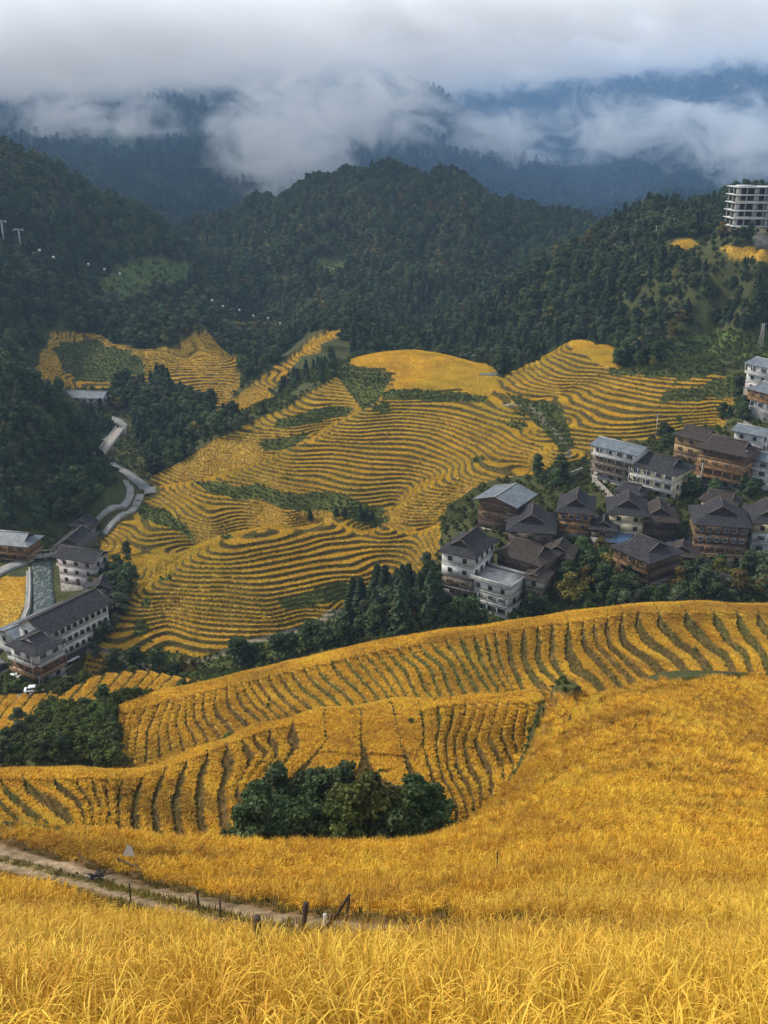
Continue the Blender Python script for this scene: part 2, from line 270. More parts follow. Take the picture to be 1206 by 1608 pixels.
def land(u, l):
    """u = X/Y, l = ln Y -> height, masks"""
    Y = np.exp(l); X = u*Y; Z = cubic(GE, u, l)*Y
    px, py = proj(X, Y, Z)
    sc_ = np.clip(Y/300, .25, 1.6); jx = 7*fbm(X/7/sc_, Y/7/sc_, 3); jy = 7*fbm(X/7/sc_+50, Y/7/sc_+20, 3)
    def zone(p, a, b, j=1): return inpoly(px+jx*j, py+jy*j, p) & (Y > a) & (Y < b)
    m = {}
    A = zone(A_, 0, 122, .3) | (Y < 12); C = zone(C_, 86, 131, .4) & ~A; B = (zone(B_, 119, 179, .4) | ((px > 870) & (Y > 117) & (Y < 150))) & ~C & ~A
    D = (zone(D_, 158, 195) | zone(DL_, 138, 192)) & ~B; EF = zone(EF_, 208, 450); H = zone(H_, 415, 560); I = zone(I_, 430, 545)
    P = zone(P1_, 355, 460) | zone(P2_, 365, 425) | zone(VF_, 205, 275) | zone(NF1_, 400, 500) | zone(NF2_, 395, 500) | zone(P1B_, 355, 400)
    weed = np.zeros(u.shape, bool)
    for w in WEED: weed |= zone(w, 205, 560, 1.6)
    nz = fbm(X/16+3, Y/16, 4)
    weed |= (nz > .52) & (EF | I | H); weed &= ~P
    wb = (fbm(X/4+40, Y/4, 3) > .68) & (B | C); weed |= wb
    wig = .22*fbm(X/9+5, Y/9+2, 3)
    bt = fbm(X/30+9, Y/30+4, 2)
    T = Z/.74 + wig*.6 + .6*bt; T = T + .5*(vnoise(T*.43, T*0+.5)-.5); h = np.where(EF | I | H, .80, 0.)
    tb = cubic(FB[0], u, l, FB[1], FB[2]) + wig*.55; tc = cubic(FC[0], u, l, FC[1], FC[2]) + wig*.55
    tb = tb+.8*(vnoise(tb*.45, tb*0+7.5)-.5); tc = tc+.8*(vnoise(tc*.45, tc*0+3.5)-.5)
    tb = tb+.62*(np.minimum(tb, 21)+.5*sstep(19, 25, tb))      # narrower steps towards the low end of the spur
    T = np.where(B, tb, np.where(C, tc, np.where(D, (px+.9*(py-1060))/21+wig, T)))
    w1 = (vnoise(np.floor(T)*.37+11, np.floor(X/60)*0+3)-.5)
    ta = Z/np.where(Y > 55, 1.7, 2.1) + .5*fbm(X/14, Y/14, 3); T = np.where(A, ta, T)
    fadeC = sstep(1088, 1130, py) if True else 1
    f = T-np.floor(T)
    hA = 1.6*sstep(14, 45, Y)
    h = np.where(B, 1.0+.5*sstep(700, 950, px), np.where(C, 1.3*sstep(2, 12, Y-86+10), np.where(D, .6, np.where(A, hA, h))))
    h = np.where(P, 0, h)
    # the crown of each spur is a broad flat field: its steps fade there
    dB = np.clip((py-np.interp(px, [190, 300, 450, 600, 800, 1000, 1206], [1106, 1077, 1041, 1006, 977, 950, 950])), 0, 200)
    cB = sstep(8, 30, dB); dC = np.clip(py-np.interp(px, [0, 210, 310, 400, 500, 620, 740, 850], [1211, 1211, 1176, 1140, 1115, 1099, 1093, 1086]), 0, 200)
    bare = np.interp(px, [450, 500, 650, 700], [0, 1, 1, 0])*np.clip(1.6-(py-1110)/90, 0, 1)
    cC = sstep(8, 30, dC)*(1-.97*bare)
    cr = np.where(B, cB, np.where(C, cC, 1.))
    dt = np.where((Y > 12) & (Y < 75), dist_line(X, Y, TRK), 1e9)
    fv = fbm(X/22+70, Y/22+11, 2)
    edge = np.where(A, .84, np.where(D, .72, np.where(B | C, .70+.16*fv, .65+.14*fv)))
    edge = np.where(B | C, 1-(1-edge)*cr, edge)
    S = sstep(edge+.08, .985, f)
    disp = h*(S-f)*np.where(B | C, cr, 1)
    edgefade = sstep(0, 1.6, dt-1.3)
    disp = np.where(A, disp*edgefade, disp)
    Z2 = Z+disp
    rice = (A | B | C | D | EF | H | I)
    gap = (f > edge-.02)
    onA = A & ~((f > .86) & (fbm(X/9, Y/4, 2) > -.24) & (Y > 20))
    rice = np.where(A, onA, rice & (f < edge-.05) & (f > .03)) & ~weed | P
    # track: a bench cut with two ruts, banks left bare
    near_side = Y < np.interp(X, TRK[:, 0], TRK[:, 1])
    track = dt < 1.75
    bank = (dt < np.where(near_side, np.interp(X, [-14, -6, 4], [3.4, 4.0, 4.6]), 2.6)+.7*fbm(X/2, Y/2, 2)) & ~track
    rut = np.exp(-((dt-.75)/.22)**2)*.12
    Z2 = np.where(dt < 3, Z2-.28*(1-sstep(1.2, 2.6, dt))-np.where(track, rut, 0)+.06*fbm(X*1.3, Y*1.3, 3)*(dt < 2.6), Z2)
    rice &= ~(track | bank)
    tr = np.zeros(u.shape, bool)
    for P_, w in TRL: tr |= (dist_line(X, Y, P_) < w*.85) & (Y > 150)
    rd = np.zeros(u.shape, bool)
    vm_ = (Y > 195) & (Y < 470) & (u < -.18)
    if vm_.any():
        for P_, w in RDL: rd[vm_] |= dist_line(X[vm_], Y[vm_], P_) < w*.5+1.2
    rice &= ~(tr | rd)
    # rough ground under scrub and woods
    other = ~(A | B | C | D | EF | H | I | P)
    hillf = sstep(560, 640, Y)*(1-sstep(1000, 1100, Y)); Z2 = Z2+np.where(other, 1, 0)*hillf*26*(np.abs(fbm(X/75+3, Y/140+8, 3))-.22)
    rough = np.where(other & (Y > 60), 1., 0.)*np.clip(Y/400, .15, 6)
    Z2 = Z2+rough*fbm(X/np.clip(Y/14, 6, 120), Y/np.clip(Y/14, 6, 120), 4)*np.where(Y > 500, 4.0, 1.0)
    m.update(road=rd, near=near_side, A=A, B=B, C=C, D=D, EF=EF, H=H, I=I, P=P, weed=weed, rice=rice, gap=gap, track=track, bank=bank, trail=tr, other=other, px=px, py=py, f=f, dt=dt)
    gf = np.zeros(u.shape, bool)
    for g in GREENF: gf |= zone(g, 380, 1500)
    m['green'] = gf
    return Z2, m
def height(X, Y):
    X = np.atleast_1d(np.asarray(X, float)); Y = np.atleast_1d(np.asarray(Y, float))
    return land(X/Y, np.log(Y))[0]
def h1(X, Y): return float(height(X, Y)[0])

# ------------------------------------------------------------------ materials
def new_mat(name):
    m = bpy.data.materials.new(name); m.use_nodes = True; nt = m.node_tree; b = nt.nodes['Principled BSDF']; b.inputs['Roughness'].default_value = .85
    b.inputs['Specular IOR Level'].default_value = .25
    return m, nt, b
def node(nt, typ, **kw):
    n = nt.nodes.new(typ)
    for k, v in kw.items():
        if k.startswith('i_'): n.inputs[int(k[2:])].default_value = v
        else: setattr(n, k, v)
    return n
def noisy_mat(name, c1, c2, scale=1.0, rough=.85, detail=4, bump=0, attr=None, wave=None, c3=None, spec=.25, metal=0):
    m, nt, b = new_mat(name); L = nt.links
    tc = node(nt, 'ShaderNodeTexCoord'); n = node(nt, 'ShaderNodeTexNoise'); n.inputs['Scale'].default_value = scale; n.inputs['Detail'].default_value = detail
    L.new(tc.outputs['Object'], n.inputs['Vector'])
    r = node(nt, 'ShaderNodeValToRGB'); r.color_ramp.elements[0].position = .32; r.color_ramp.elements[1].position = .68
    r.color_ramp.elements[0].color = (*c1, 1); r.color_ramp.elements[1].color = (*c2, 1)
    if c3: e = r.color_ramp.elements.new(.5); e.color = (*c3, 1)
    L.new(n.outputs[0], r.inputs[0]); out = r.outputs[0]
    if wave:
        w = node(nt, 'ShaderNodeTexWave'); w.inputs['Scale'].default_value = wave[0]; w.bands_direction = wave[1]; w.inputs['Distortion'].default_value = .6
        L.new(tc.outputs['Object'], w.inputs['Vector'])
        mx = node(nt, 'ShaderNodeMixRGB', blend_type='MULTIPLY'); mx.inputs[0].default_value = wave[2]
        L.new(out, mx.inputs[1]); L.new(w.outputs[0], mx.inputs[2]); out = mx.outputs[0]
    L.new(out, b.inputs['Base Color']); b.inputs['Roughness'].default_value = rough; b.inputs['Specular IOR Level'].default_value = spec; b.inputs['Metallic'].default_value = metal
    if bump:
        bp = node(nt, 'ShaderNodeBump'); bp.inputs['Strength'].default_value = bump; L.new(n.outputs[0], bp.inputs['Height']); L.new(bp.outputs[0], b.inputs['Normal'])
    return m
def leaf_mat(name, ca, cb, cc, hue=.02, val=.5, trans=.25, alt=None):
    """leaf colour: differs by plant (instance random) and by leaf (attribute)"""
    m, nt, b = new_mat(name); L = nt.links
    oi = node(nt, 'ShaderNodeObjectInfo'); at = node(nt, 'ShaderNodeAttribute', attribute_name='leafv')
    r = node(nt, 'ShaderNodeValToRGB'); e = r.color_ramp.elements; e[0].color = (*ca, 1); e[1].color = (*cc, 1); e2 = e.new(.5); e2.color = (*cb, 1)
    ad = node(nt, 'ShaderNodeMath', operation='MULTIPLY_ADD'); ad.inputs[1].default_value = .62; L.new(at.outputs['Fac'], ad.inputs[0])
    m2 = node(nt, 'ShaderNodeMath', operation='MULTIPLY'); m2.inputs[1].default_value = .38; L.new(oi.outputs['Random'], m2.inputs[0]); L.new(m2.outputs[0], ad.inputs[2])
    L.new(ad.outputs[0], r.inputs[0]); colr = r.outputs[0]
    if alt:                                        # whole plots ripen at different times: greener here, browner there
        g0 = node(nt, 'ShaderNodeNewGeometry')
        for sc_, col_, lo, hi, amt in alt:
            n0 = node(nt, 'ShaderNodeTexNoise'); n0.inputs['Scale'].default_value = sc_; n0.inputs['Detail'].default_value = 3
            if sc_ < 0:                            # bands that follow the contour, as planted
                mp0 = node(nt, 'ShaderNodeMapping'); mp0.inputs['Scale'].default_value = (.04, .04, 1.0); L.new(g0.outputs['Position'], mp0.inputs[0]); L.new(mp0.outputs[0], n0.inputs['Vector']); n0.inputs['Scale'].default_value = -sc_
            else: L.new(g0.outputs['Position'], n0.inputs['Vector'])
            q = node(nt, 'ShaderNodeMapRange'); q.inputs[1].default_value = lo; q.inputs[2].default_value = hi; q.inputs[4].default_value = amt; L.new(n0.outputs[0], q.inputs[0])
            mx0 = node(nt, 'ShaderNodeMixRGB'); mx0.inputs[2].default_value = (*col_, 1); L.new(q.outputs[0], mx0.inputs[0]); L.new(colr, mx0.inputs[1]); colr = mx0.outputs[0]
    hs = node(nt, 'ShaderNodeHueSaturation'); L.new(colr, hs.inputs['Color'])
    mp = node(nt, 'ShaderNodeMapRange'); mp.inputs[3].default_value = .5-hue; mp.inputs[4].default_value = .5+hue; L.new(oi.outputs['Random'], mp.inputs[0]); L.new(mp.outputs[0], hs.inputs['Hue'])
    geo = node(nt, 'ShaderNodeNewGeometry'); nz = node(nt, 'ShaderNodeTexNoise'); nz.inputs['Scale'].default_value = .09; nz.inputs['Detail'].default_value = 3; L.new(geo.outputs['Position'], nz.inputs['Vector'])
    mv = node(nt, 'ShaderNodeMapRange'); mv.inputs[1].default_value = .3; mv.inputs[2].default_value = .7; mv.inputs[3].default_value = 1-val; mv.inputs[4].default_value = 1+val; L.new(nz.outputs[0], mv.inputs[0]); L.new(mv.outputs[0], hs.inputs['Value'])
    L.new(hs.outputs[0], b.inputs['Base Color'])
    if trans:
        tr = node(nt, 'ShaderNodeBsdfTranslucent'); L.new(hs.outputs[0], tr.inputs[0]); mx = node(nt, 'ShaderNodeMixShader'); mx.inputs[0].default_value = trans
        L.new(b.outputs[0], mx.inputs[1]); L.new(tr.outputs[0], mx.inputs[2]); L.new(mx.outputs[0], nt.nodes['Material Output'].inputs[0])
    b.inputs['Roughness'].default_value = .7; b.inputs['Specular IOR Level'].default_value = .2
    return m
def tag(o, label=None, cat=None, group=None, kind=None):
    if label: o['label'] = label
    if cat: o['category'] = cat
    if group: o['group'] = group
    if kind: o['kind'] = kind
    return o
def link(o, parent=None):
    COL.objects.link(o)
    if parent: o.parent = parent
    return o
def np_mesh(name, V, Fq, mats, midx=None, leafv=None, smooth=False, ft=None):
    """vertices (n,3), quads (m,4) and optional triangles"""
    me = bpy.data.meshes.new(name); V = np.asarray(V, np.float32); Fq = np.asarray(Fq, np.int32).reshape(-1, 4) if Fq is not None and len(Fq) else np.zeros((0, 4), np.int32)
    ft = np.asarray(ft, np.int32).reshape(-1, 3) if ft is not None and len(ft) else np.zeros((0, 3), np.int32)
    nl = Fq.size+ft.size; nf = len(Fq)+len(ft)
    me.vertices.add(len(V)); me.vertices.foreach_set('co', V.ravel()); me.loops.add(nl); me.polygons.add(nf)
    me.loops.foreach_set('vertex_index', np.concatenate([Fq.ravel(), ft.ravel()]))
    st = np.concatenate([np.arange(len(Fq))*4, len(Fq)*4+np.arange(len(ft))*3]).astype(np.int32); me.polygons.foreach_set('loop_start', st)
    for mt in mats: me.materials.append(mt)
    if midx is not None: me.polygons.foreach_set('material_index', np.asarray(midx, np.int32))
    if smooth: me.polygons.foreach_set('use_smooth', np.ones(nf, bool))
    if leafv is not None:
        a = me.attributes.new('leafv', 'FLOAT', 'FACE'); a.data.foreach_set('value', np.asarray(leafv, np.float32))
    me.update(calc_edges=True); return me

# ------------------------------------------------------------------ the land, one sheet
import time as _time
_t0 = _time.time()
def rows():
    seg = [(.7, 12, .02), (12, 62, .008), (62, 86, .006), (86, 205, .0018), (205, 215, .002), (215, 465, .00105), (465, 560, .002), (560, 1200, .005), (1200, 3100, .008)]
    out = []
    for a, b, s in seg: n = max(2, int((math.log(b)-math.log(a))/s)); out.append(np.linspace(math.log(a), math.log(b), n, endpoint=False))
    return np.concatenate(out+[[math.log(3100)]])
LR = rows(); UC = np.linspace(-.74, .74, 1000)
NU, NL = len(UC), len(LR)
Zg = np.empty((NU, NL)); Cg = np.empty((NU, NL, 3), np.float32)
for i in range(0, NU, 50):
    uu, ll = np.meshgrid(UC[i:i+50], LR, indexing='ij'); z, m = land(uu, ll); Zg[i:i+50] = z
    Y = np.exp(ll); X = uu*Y
    n1 = .5+.5*fbm(X/3.1, Y/3.1, 3); n2 = .5+.5*fbm(X/25+7, Y/25, 3)
    def mixc(a, b, t): return np.asarray(a)*(1-t[..., None])+np.asarray(b)*t[..., None]
    c = mixc((.030, .036, .012), (.065, .066, .022), n1)                      # scrub and woodland floor
    riser = mixc((.040, .026, .009), (.030, .038, .009), sstep(.35, .65, n1*.5+n2*.5)); riser = mixc(riser, (.12, .062, .018), sstep(.5, .8, n1)*.7)
    terr = (m['A'] | m['B'] | m['C'] | m['D'] | m['EF'] | m['H'] | m['I'])[..., None]
    c = np.where(terr, riser, c)
    farb = mixc((.050, .042, .012), (.095, .070, .020), n1)
    c = np.where((m['EF'] | m['H'] | m['I'])[..., None], farb, c)
    bc = mixc((.070, .044, .014), (.060, .062, .016), sstep(.3, .7, n2)); bc = mixc(bc, (.15, .085, .025), sstep(.5, .8, n1)*.6)
    c = np.where((m['B'] | m['C'] | m['D'])[..., None], bc, c)
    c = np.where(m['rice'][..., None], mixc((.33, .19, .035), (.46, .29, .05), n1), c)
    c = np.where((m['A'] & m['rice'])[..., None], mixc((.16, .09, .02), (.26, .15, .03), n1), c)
    c = np.where(m['weed'][..., None], mixc((.035, .048, .012), (.085, .09, .024), n1), c)
    c = np.where(m['green'][..., None], mixc((.045, .065, .018), (.085, .115, .03), sstep(.2, .8, n1)), c)
    sd_ = np.where(m['near'], -1, 1)*np.minimum(m['dt'], 9); st = .5+.5*fbm(sd_*2.2+3, X*.16, 3); st = np.clip(st*1.5-.25, 0, 1)
    dirt = mixc((.075, .05, .022), (.30, .215, .13), st*(.6+.4*n1)); rutm = np.exp(-((m['dt']-.8)/.35)**2); dirt = dirt*(1-.5*rutm[..., None])+np.array([.30, .22, .14])*(.5*rutm[..., None])*(.6+.6*n1[..., None])
    c = np.where(m['bank'][..., None], mixc((.07, .04, .018), (.16, .09, .035), n1), c)
    c = np.where(m['track'][..., None], dirt, c)
    c = np.where((m['track'] & (np.abs(m['dt']) < .35))[..., None], mixc((.09, .075, .022), (.22, .17, .06), n1), c)
    c = np.where(m['trail'][..., None], mixc((.12, .105, .07), (.22, .19, .13), n1), c)
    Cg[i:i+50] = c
YY = np.exp(LR)[None]; XX = UC[:, None]*YY
V = np.stack([XX, np.broadcast_to(YY, XX.shape), Zg], -1).reshape(-1, 3)
ii = np.arange(NU-1)[:, None]*NL+np.arange(NL-1)[None]
Q = np.stack([ii, ii+NL, ii+NL+1, ii+1], -1).reshape(-1, 4)
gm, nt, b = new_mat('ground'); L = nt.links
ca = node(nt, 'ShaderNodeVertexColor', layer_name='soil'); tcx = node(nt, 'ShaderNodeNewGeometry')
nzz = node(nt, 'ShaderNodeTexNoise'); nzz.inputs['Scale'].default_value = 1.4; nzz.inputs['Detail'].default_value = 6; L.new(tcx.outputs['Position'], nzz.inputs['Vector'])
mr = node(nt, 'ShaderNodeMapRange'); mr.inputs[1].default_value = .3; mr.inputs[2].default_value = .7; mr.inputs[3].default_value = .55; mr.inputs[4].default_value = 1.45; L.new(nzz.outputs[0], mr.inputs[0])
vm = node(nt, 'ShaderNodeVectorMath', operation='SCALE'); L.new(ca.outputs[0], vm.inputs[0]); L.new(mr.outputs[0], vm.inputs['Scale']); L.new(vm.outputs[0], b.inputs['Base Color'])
bp = node(nt, 'ShaderNodeBump'); bp.inputs['Strength'].default_value = .8; bp.inputs['Distance'].default_value = .3; L.new(nzz.outputs[0], bp.inputs['Height']); L.new(bp.outputs[0], b.inputs['Normal'])
b.inputs['Roughness'].default_value = .95; b.inputs['Specular IOR Level'].default_value = .1
me = np_mesh('terraced_hills', V, Q, [gm], smooth=True)
ca_ = me.color_attributes.new('soil', 'FLOAT_COLOR', 'POINT'); cc = np.ones((NU*NL, 4), np.float32); cc[:, :3] = Cg.reshape(-1, 3); ca_.data.foreach_set('color', cc.ravel())
ground = link(bpy.data.objects.new('terrain', me)); tag(ground, kind='structure', label='terraced mountain land with fields and wooded slopes', cat='terrain')
del Q, V, cc, Cg
print('LAND', NU, NL, round(_time.time()-_t0, 1))
# ------------------------------------------------------------------ plants
def card_quads(C, N, size, aspect=1.0, rng=RNG):
    """one small leaf quad per centre C with normal N"""
    n = len(C); r = rng.normal(size=(n, 3)); t = np.cross(N, r); t /= np.linalg.norm(t, axis=1, keepdims=True)+1e-9; s = np.cross(N, t)
    s /= np.linalg.norm(s, axis=1, keepdims=True)+1e-9
    a = np.asarray(size)[:, None]*np.ones((n, 1)); t = t*a*aspect; s = s*a
    V = np.stack([C-t*.5, C-s*.5, C+t*.5, C+s*.5], 1)      # a rhombus reads as a leaf spray
    return V.reshape(-1, 3), np.arange(n*4).reshape(-1, 4)
def broad_crown(h, r, nl, size, lobes=18, seed=0, low=.18, wild=.35, aspect=1.5, lr=1.0):
    g = np.random.default_rng(seed); Vs = []; vv = []
    cl = []
    for k in range(lobes):
        a = g.random()*6.283; t = g.random()**.8; zz = h*(low+(.92-low)*t); rr = r*(.75*math.sin(math.pi*min(.97, .18+.75*t)))*math.sqrt(g.random())
        cl.append((rr*math.cos(a), rr*math.sin(a), zz, lr*r*(.30+.28*g.random())*(1.05-.35*t), g.random()))
    cl.append((0, 0, h*.86, r*.4*lr, .6))
    per = nl//len(cl)
    for cx, cy_, cz, cr, cv in cl:
        d = g.normal(size=(per, 3)); d /= np.linalg.norm(d, axis=1, keepdims=True); d[:, 2] = np.where(d[:, 2] < -.35, -d[:, 2], d[:, 2])
        rad = cr*(.62+(wild+.15)*g.random((per, 1))**1.3)*(1+.22*np.sin(5*d[:, :1]+cv*9)*np.cos(4*d[:, 1:2]))
        C = np.array([cx, cy_, cz])+d*rad*np.array([1, 1, .85]); N = d+.7*g.normal(size=(per, 3)); N /= np.linalg.norm(N, axis=1, keepdims=True)
        V, _ = card_quads(C, N, size*(.6+.8*g.random(per)), aspect, g); Vs.append(V); vv.append(np.clip(.25+.5*cv+.25*g.normal(size=per)*.6, 0, 1))
    V = np.concatenate(Vs); return V, np.arange(len(V)).reshape(-1, 4), np.concatenate(vv)
def conifer_crown(h, r, nl, size, seed=0, low=.06):
    g = np.random.default_rng(seed); t = g.random(nl)**.75; nlay = max(8, int(h*1.6)); lay = np.floor(t*nlay)/nlay; fr = t*nlay-np.floor(t*nlay)
    a = g.random(nl)*6.283; arms = 7; a = (np.round(a/6.283*arms)+.22*g.normal(size=nl))/arms*6.283+lay*5
    rm = r*(1-lay)**.85*(.75+.4*np.sin(lay*40+a*2)**2); rr = rm*np.sqrt(g.random(nl))
    z = h*(low+(1-low)*lay)+h/nlay*.6*fr-rr*.22; C = np.stack([rr*np.cos(a), rr*np.sin(a), z], 1)
    N = np.stack([np.cos(a)*.5, np.sin(a)*.5, np.ones(nl)], 1)+.55*g.normal(size=(nl, 3)); N /= np.linalg.norm(N, axis=1, keepdims=True)
    V, F = card_quads(C, N, size*(.6+.7*g.random(nl)), 1.6, g); return V, F, np.clip(.3+.3*g.random(nl)+.25*np.sin(lay*30), 0, 1)
def tube(pts, rad, sides=6):
    pts = np.asarray(pts, float); V = []; F = []
    for i, p in enumerate(pts):
        d = pts[min(i+1, len(pts)-1)]-pts[max(i-1, 0)]; d /= np.linalg.norm(d)+1e-9
        x = np.cross(d, [0.3, 1, 0.1]); x /= np.linalg.norm(x)+1e-9; y = np.cross(d, x)
        for k in range(sides): a = 6.2832*k/sides; V.append(p+rad[i]*(math.cos(a)*x+math.sin(a)*y))
    for i in range(len(pts)-1):
        for k in range(sides): k2 = (k+1) % sides; F.append((i*sides+k, i*sides+k2, (i+1)*sides+k2, (i+1)*sides+k))
    return np.array(V), np.array(F)
def cat_mesh(parts):
    Vs = []; Fs = []; o = 0
    for V, F in parts: Vs.append(V); Fs.append(np.asarray(F)+o); o += len(V)
    return np.concatenate(Vs), np.concatenate(Fs)
MAT = {}
MAT['bark'] = noisy_mat('bark', (.05, .04, .03), (.13, .10, .075), 3, wave=(2, 'Z', .3))
MAT['broad'] = leaf_mat('broadleaf', (.024, .040, .016), (.050, .080, .028), (.12, .150, .050), .03, .45)
MAT['grey'] = leaf_mat('greyleaf', (.045, .055, .028), (.085, .105, .05), (.15, .165, .085), .02, .3)
MAT['fir'] = leaf_mat('fir', (.018, .034, .015), (.034, .056, .024), (.07, .1, .04), .02, .3, .12)
MAT['autumn'] = leaf_mat('autumnleaf', (.07, .065, .015), (.14, .11, .025), (.22, .15, .03), .03, .3)
MAT['bush'] = leaf_mat('bushleaf', (.036, .050, .012), (.070, .092, .020), (.15, .165, .035), .03, .35)
_alt = [(.05, (.46, .36, .05), .55, .72, .35), (.35, (.42, .21, .045), .54, .7, .6), (1.3, (.34, .20, .035), .54, .70, .6), (-.55, (.34, .18, .035), .50, .64, .62), (.09, (.62, .46, .05), .5, .7, .5)]
MAT['rice'] = leaf_mat('rice', (.20, .11, .02), (.80, .43, .030), (.94, .60, .08), .008, .22, .2, _alt)
MAT['ricenear'] = leaf_mat('ricenear', (.07, .045, .010), (.66, .38, .034), (.88, .57, .09), .012, .2, .2, _alt[1:]+[(2.6, (.40, .36, .05), .60, .72, .4)])
MAT['ricefar'] = leaf_mat('ricefar', (.34, .24, .035), (.82, .50, .035), (.94, .66, .09), .010, .22, .2, [(.03, (.46, .38, .05), .45, .62, .6), (.2, (.50, .26, .05), .55, .7, .5)])
def make_tree(name, label, kind, h, r, nl, size, mat, seed, cat='tree', loc=(0, 0, 0), group=None):
    t = bpy.data.objects.new(name, None); link(t); tag(t, label, cat, group); t.empty_display_size = .5
    if kind == 'fir': V, F, lv = conifer_crown(h, r, nl, size, seed)
    else: V, F, lv = broad_crown(h, r, nl, size, lobes=46 if kind == 'near' else (16 if kind == 'broad' else 10), lr=.52 if kind == 'near' else 1.0, seed=seed, low=.08 if kind == 'bush' else .16)
    c = link(bpy.data.objects.new('crown', np_mesh('crown', V, F, [MAT[mat]], leafv=lv)), t)
    g = np.random.default_rng(seed+5); parts = []
    th = h*(.9 if kind == 'fir' else .62); r0 = h*.018+.03
    parts.append(tube([(0, 0, -h*.06), (h*.01, 0, th*.3), (h*.02, h*.015, th*.65), (h*.01, h*.02, th)], [r0*1.25, r0, r0*.75, r0*.3]))
    if kind != 'fir':
        for k in range(6):
            a = g.random()*6.28; z0 = th*(.35+.5*g.random()); parts.append(tube([(h*.015, h*.01, z0), (math.cos(a)*r*.35, math.sin(a)*r*.35, z0+h*.14), (math.cos(a)*r*.65, math.sin(a)*r*.65, z0+h*.24)], [r0*.5, r0*.35, r0*.12], 5))
    V, F = cat_mesh(parts); link(bpy.data.objects.new('trunk', np_mesh('trunk', V, F, [MAT['bark']], smooth=True)), t)
    t.location = loc; return t
def copy_tree(t, loc, rz, s, label, group=None, sz=None):
    c = t.copy(); link(c); c.location = loc; c.rotation_euler = (0, 0, rz); c.scale = (s, s, sz or s); tag(c, label, None, group)
    if not group and 'group' in c: del c['group']
    for ch in t.children:
        d = ch.copy(); link(d); d.parent = c
        for e in ch.children: f = e.copy(); link(f); f.parent = d
    return c
_gn = {}
def scatter(name, P, rz, sc, sources, label, kind='stuff', cat=None, tilt=None):
    """many small plants as one object: geometry nodes set the plant on every point"""
    P = np.asarray(P, np.float32); n = len(P)
    if n == 0: return None
    me = bpy.data.meshes.new(name); me.vertices.add(n); me.vertices.foreach_set('co', P.ravel())
    rot = np.zeros((n, 3), np.float32); rot[:, 2] = rz
    if tilt is not None: rot[:, :2] = tilt
    a = me.attributes.new('rot', 'FLOAT_VECTOR', 'POINT'); a.data.foreach_set('vector', rot.ravel())
    a = me.attributes.new('scl', 'FLOAT', 'POINT'); a.data.foreach_set('value', np.asarray(sc, np.float32))
    a = me.attributes.new('pick', 'INT', 'POINT'); a.data.foreach_set('value', RNG.integers(0, len(sources), n).astype(np.int32))
    o = link(bpy.data.objects.new(name, me)); tag(o, label, cat, None, kind)
    ng = bpy.data.node_groups.new(name, 'GeometryNodeTree'); ng.interface.new_socket('Geometry', in_out='INPUT', socket_type='NodeSocketGeometry'); ng.interface.new_socket('Geometry', in_out='OUTPUT', socket_type='NodeSocketGeometry')
    N = ng.nodes; L = ng.links; gi = N.new('NodeGroupInput'); go = N.new('NodeGroupOutput'); ip = N.new('GeometryNodeInstanceOnPoints'); jn = N.new('GeometryNodeJoinGeometry')
    for s in sources:
        oi = N.new('GeometryNodeObjectInfo'); oi.transform_space = 'ORIGINAL'; oi.inputs['Object'].default_value = s; oi.inputs['As Instance'].default_value = True; L.new(oi.outputs['Geometry'], jn.inputs[0])
    L.new(gi.outputs[0], ip.inputs['Points']); L.new(jn.outputs[0], ip.inputs['Instance']); ip.inputs['Pick Instance'].default_value = True
    def at(nm, typ):
        k = N.new('GeometryNodeInputNamedAttribute'); k.data_type = typ; k.inputs[0].default_value = nm; return [x for x in k.outputs if x.enabled][0]
    L.new(at('pick', 'INT'), ip.inputs['Instance Index']); e2r = N.new('FunctionNodeEulerToRotation'); L.new(at('rot', 'FLOAT_VECTOR'), e2r.inputs[0]); L.new(e2r.outputs[0], ip.inputs['Rotation']); L.new(at('scl', 'FLOAT'), ip.inputs['Scale'])
    L.new(ip.outputs[0], go.inputs[0])
    md = o.modifiers.new('plants', 'NODES'); md.node_group = ng
    return o

# rice plants
def rice_mesh(nb, R, h0, h1, w, segs, lean, npan, seed, pan_w=None):
    g = np.random.default_rng(seed); V = []; F = []; lv = []; o = 0
    def ribbon(base, ang, h, ln, wd, sg, droop, val, taper=1.6):
        nonlocal o
        d = np.array([math.cos(ang), math.sin(ang), 0]); tw = ang+1.57+g.normal()*.5; s = np.array([math.cos(tw), math.sin(tw), 0])
        for k in range(sg+1):
            t = k/sg; p = base+d*ln*h*t**1.7+np.array([0, 0, h*(t-droop*t**4)])
            ww = wd*(1-t**taper*.93)*.5
            V.append(p-s*ww); V.append(p+s*ww)
            if k < sg: F.append((o+2*k, o+2*k+1, o+2*k+3, o+2*k+2)); lv.append(val)
        o += 2*(sg+1)
    for k in range(nb):
        a = g.random()*6.283; rr = R*math.sqrt(g.random()); ang = a+g.normal()*.6
        ribbon(np.array([rr*math.cos(a), rr*math.sin(a), -.08]), ang, h0+(h1-h0)*g.random(), lean*(.2+g.random()*1.1), w*(.7+.6*g.random()), segs, .05+.5*g.random()**3, min(.92, max(0, .38+.36*g.normal())))
    for k in range(npan):
        a = g.random()*6.283; rr = R*math.sqrt(g.random()); ang = a+g.normal()*.8; h = (h0+h1)*.5*(.85+.2*g.random())
        ribbon(np.array([rr*math.cos(a), rr*math.sin(a), h*.25]), ang, h*.72, .45+.3*g.random(), (pan_w or w*1.6)*(.8+.4*g.random()), max(2, segs), .45+.25*g.random(), .85+.15*g.random(), 4)
    return np.array(V), np.array(F), np.array(lv)
NEAR_MAT = MAT['ricenear']
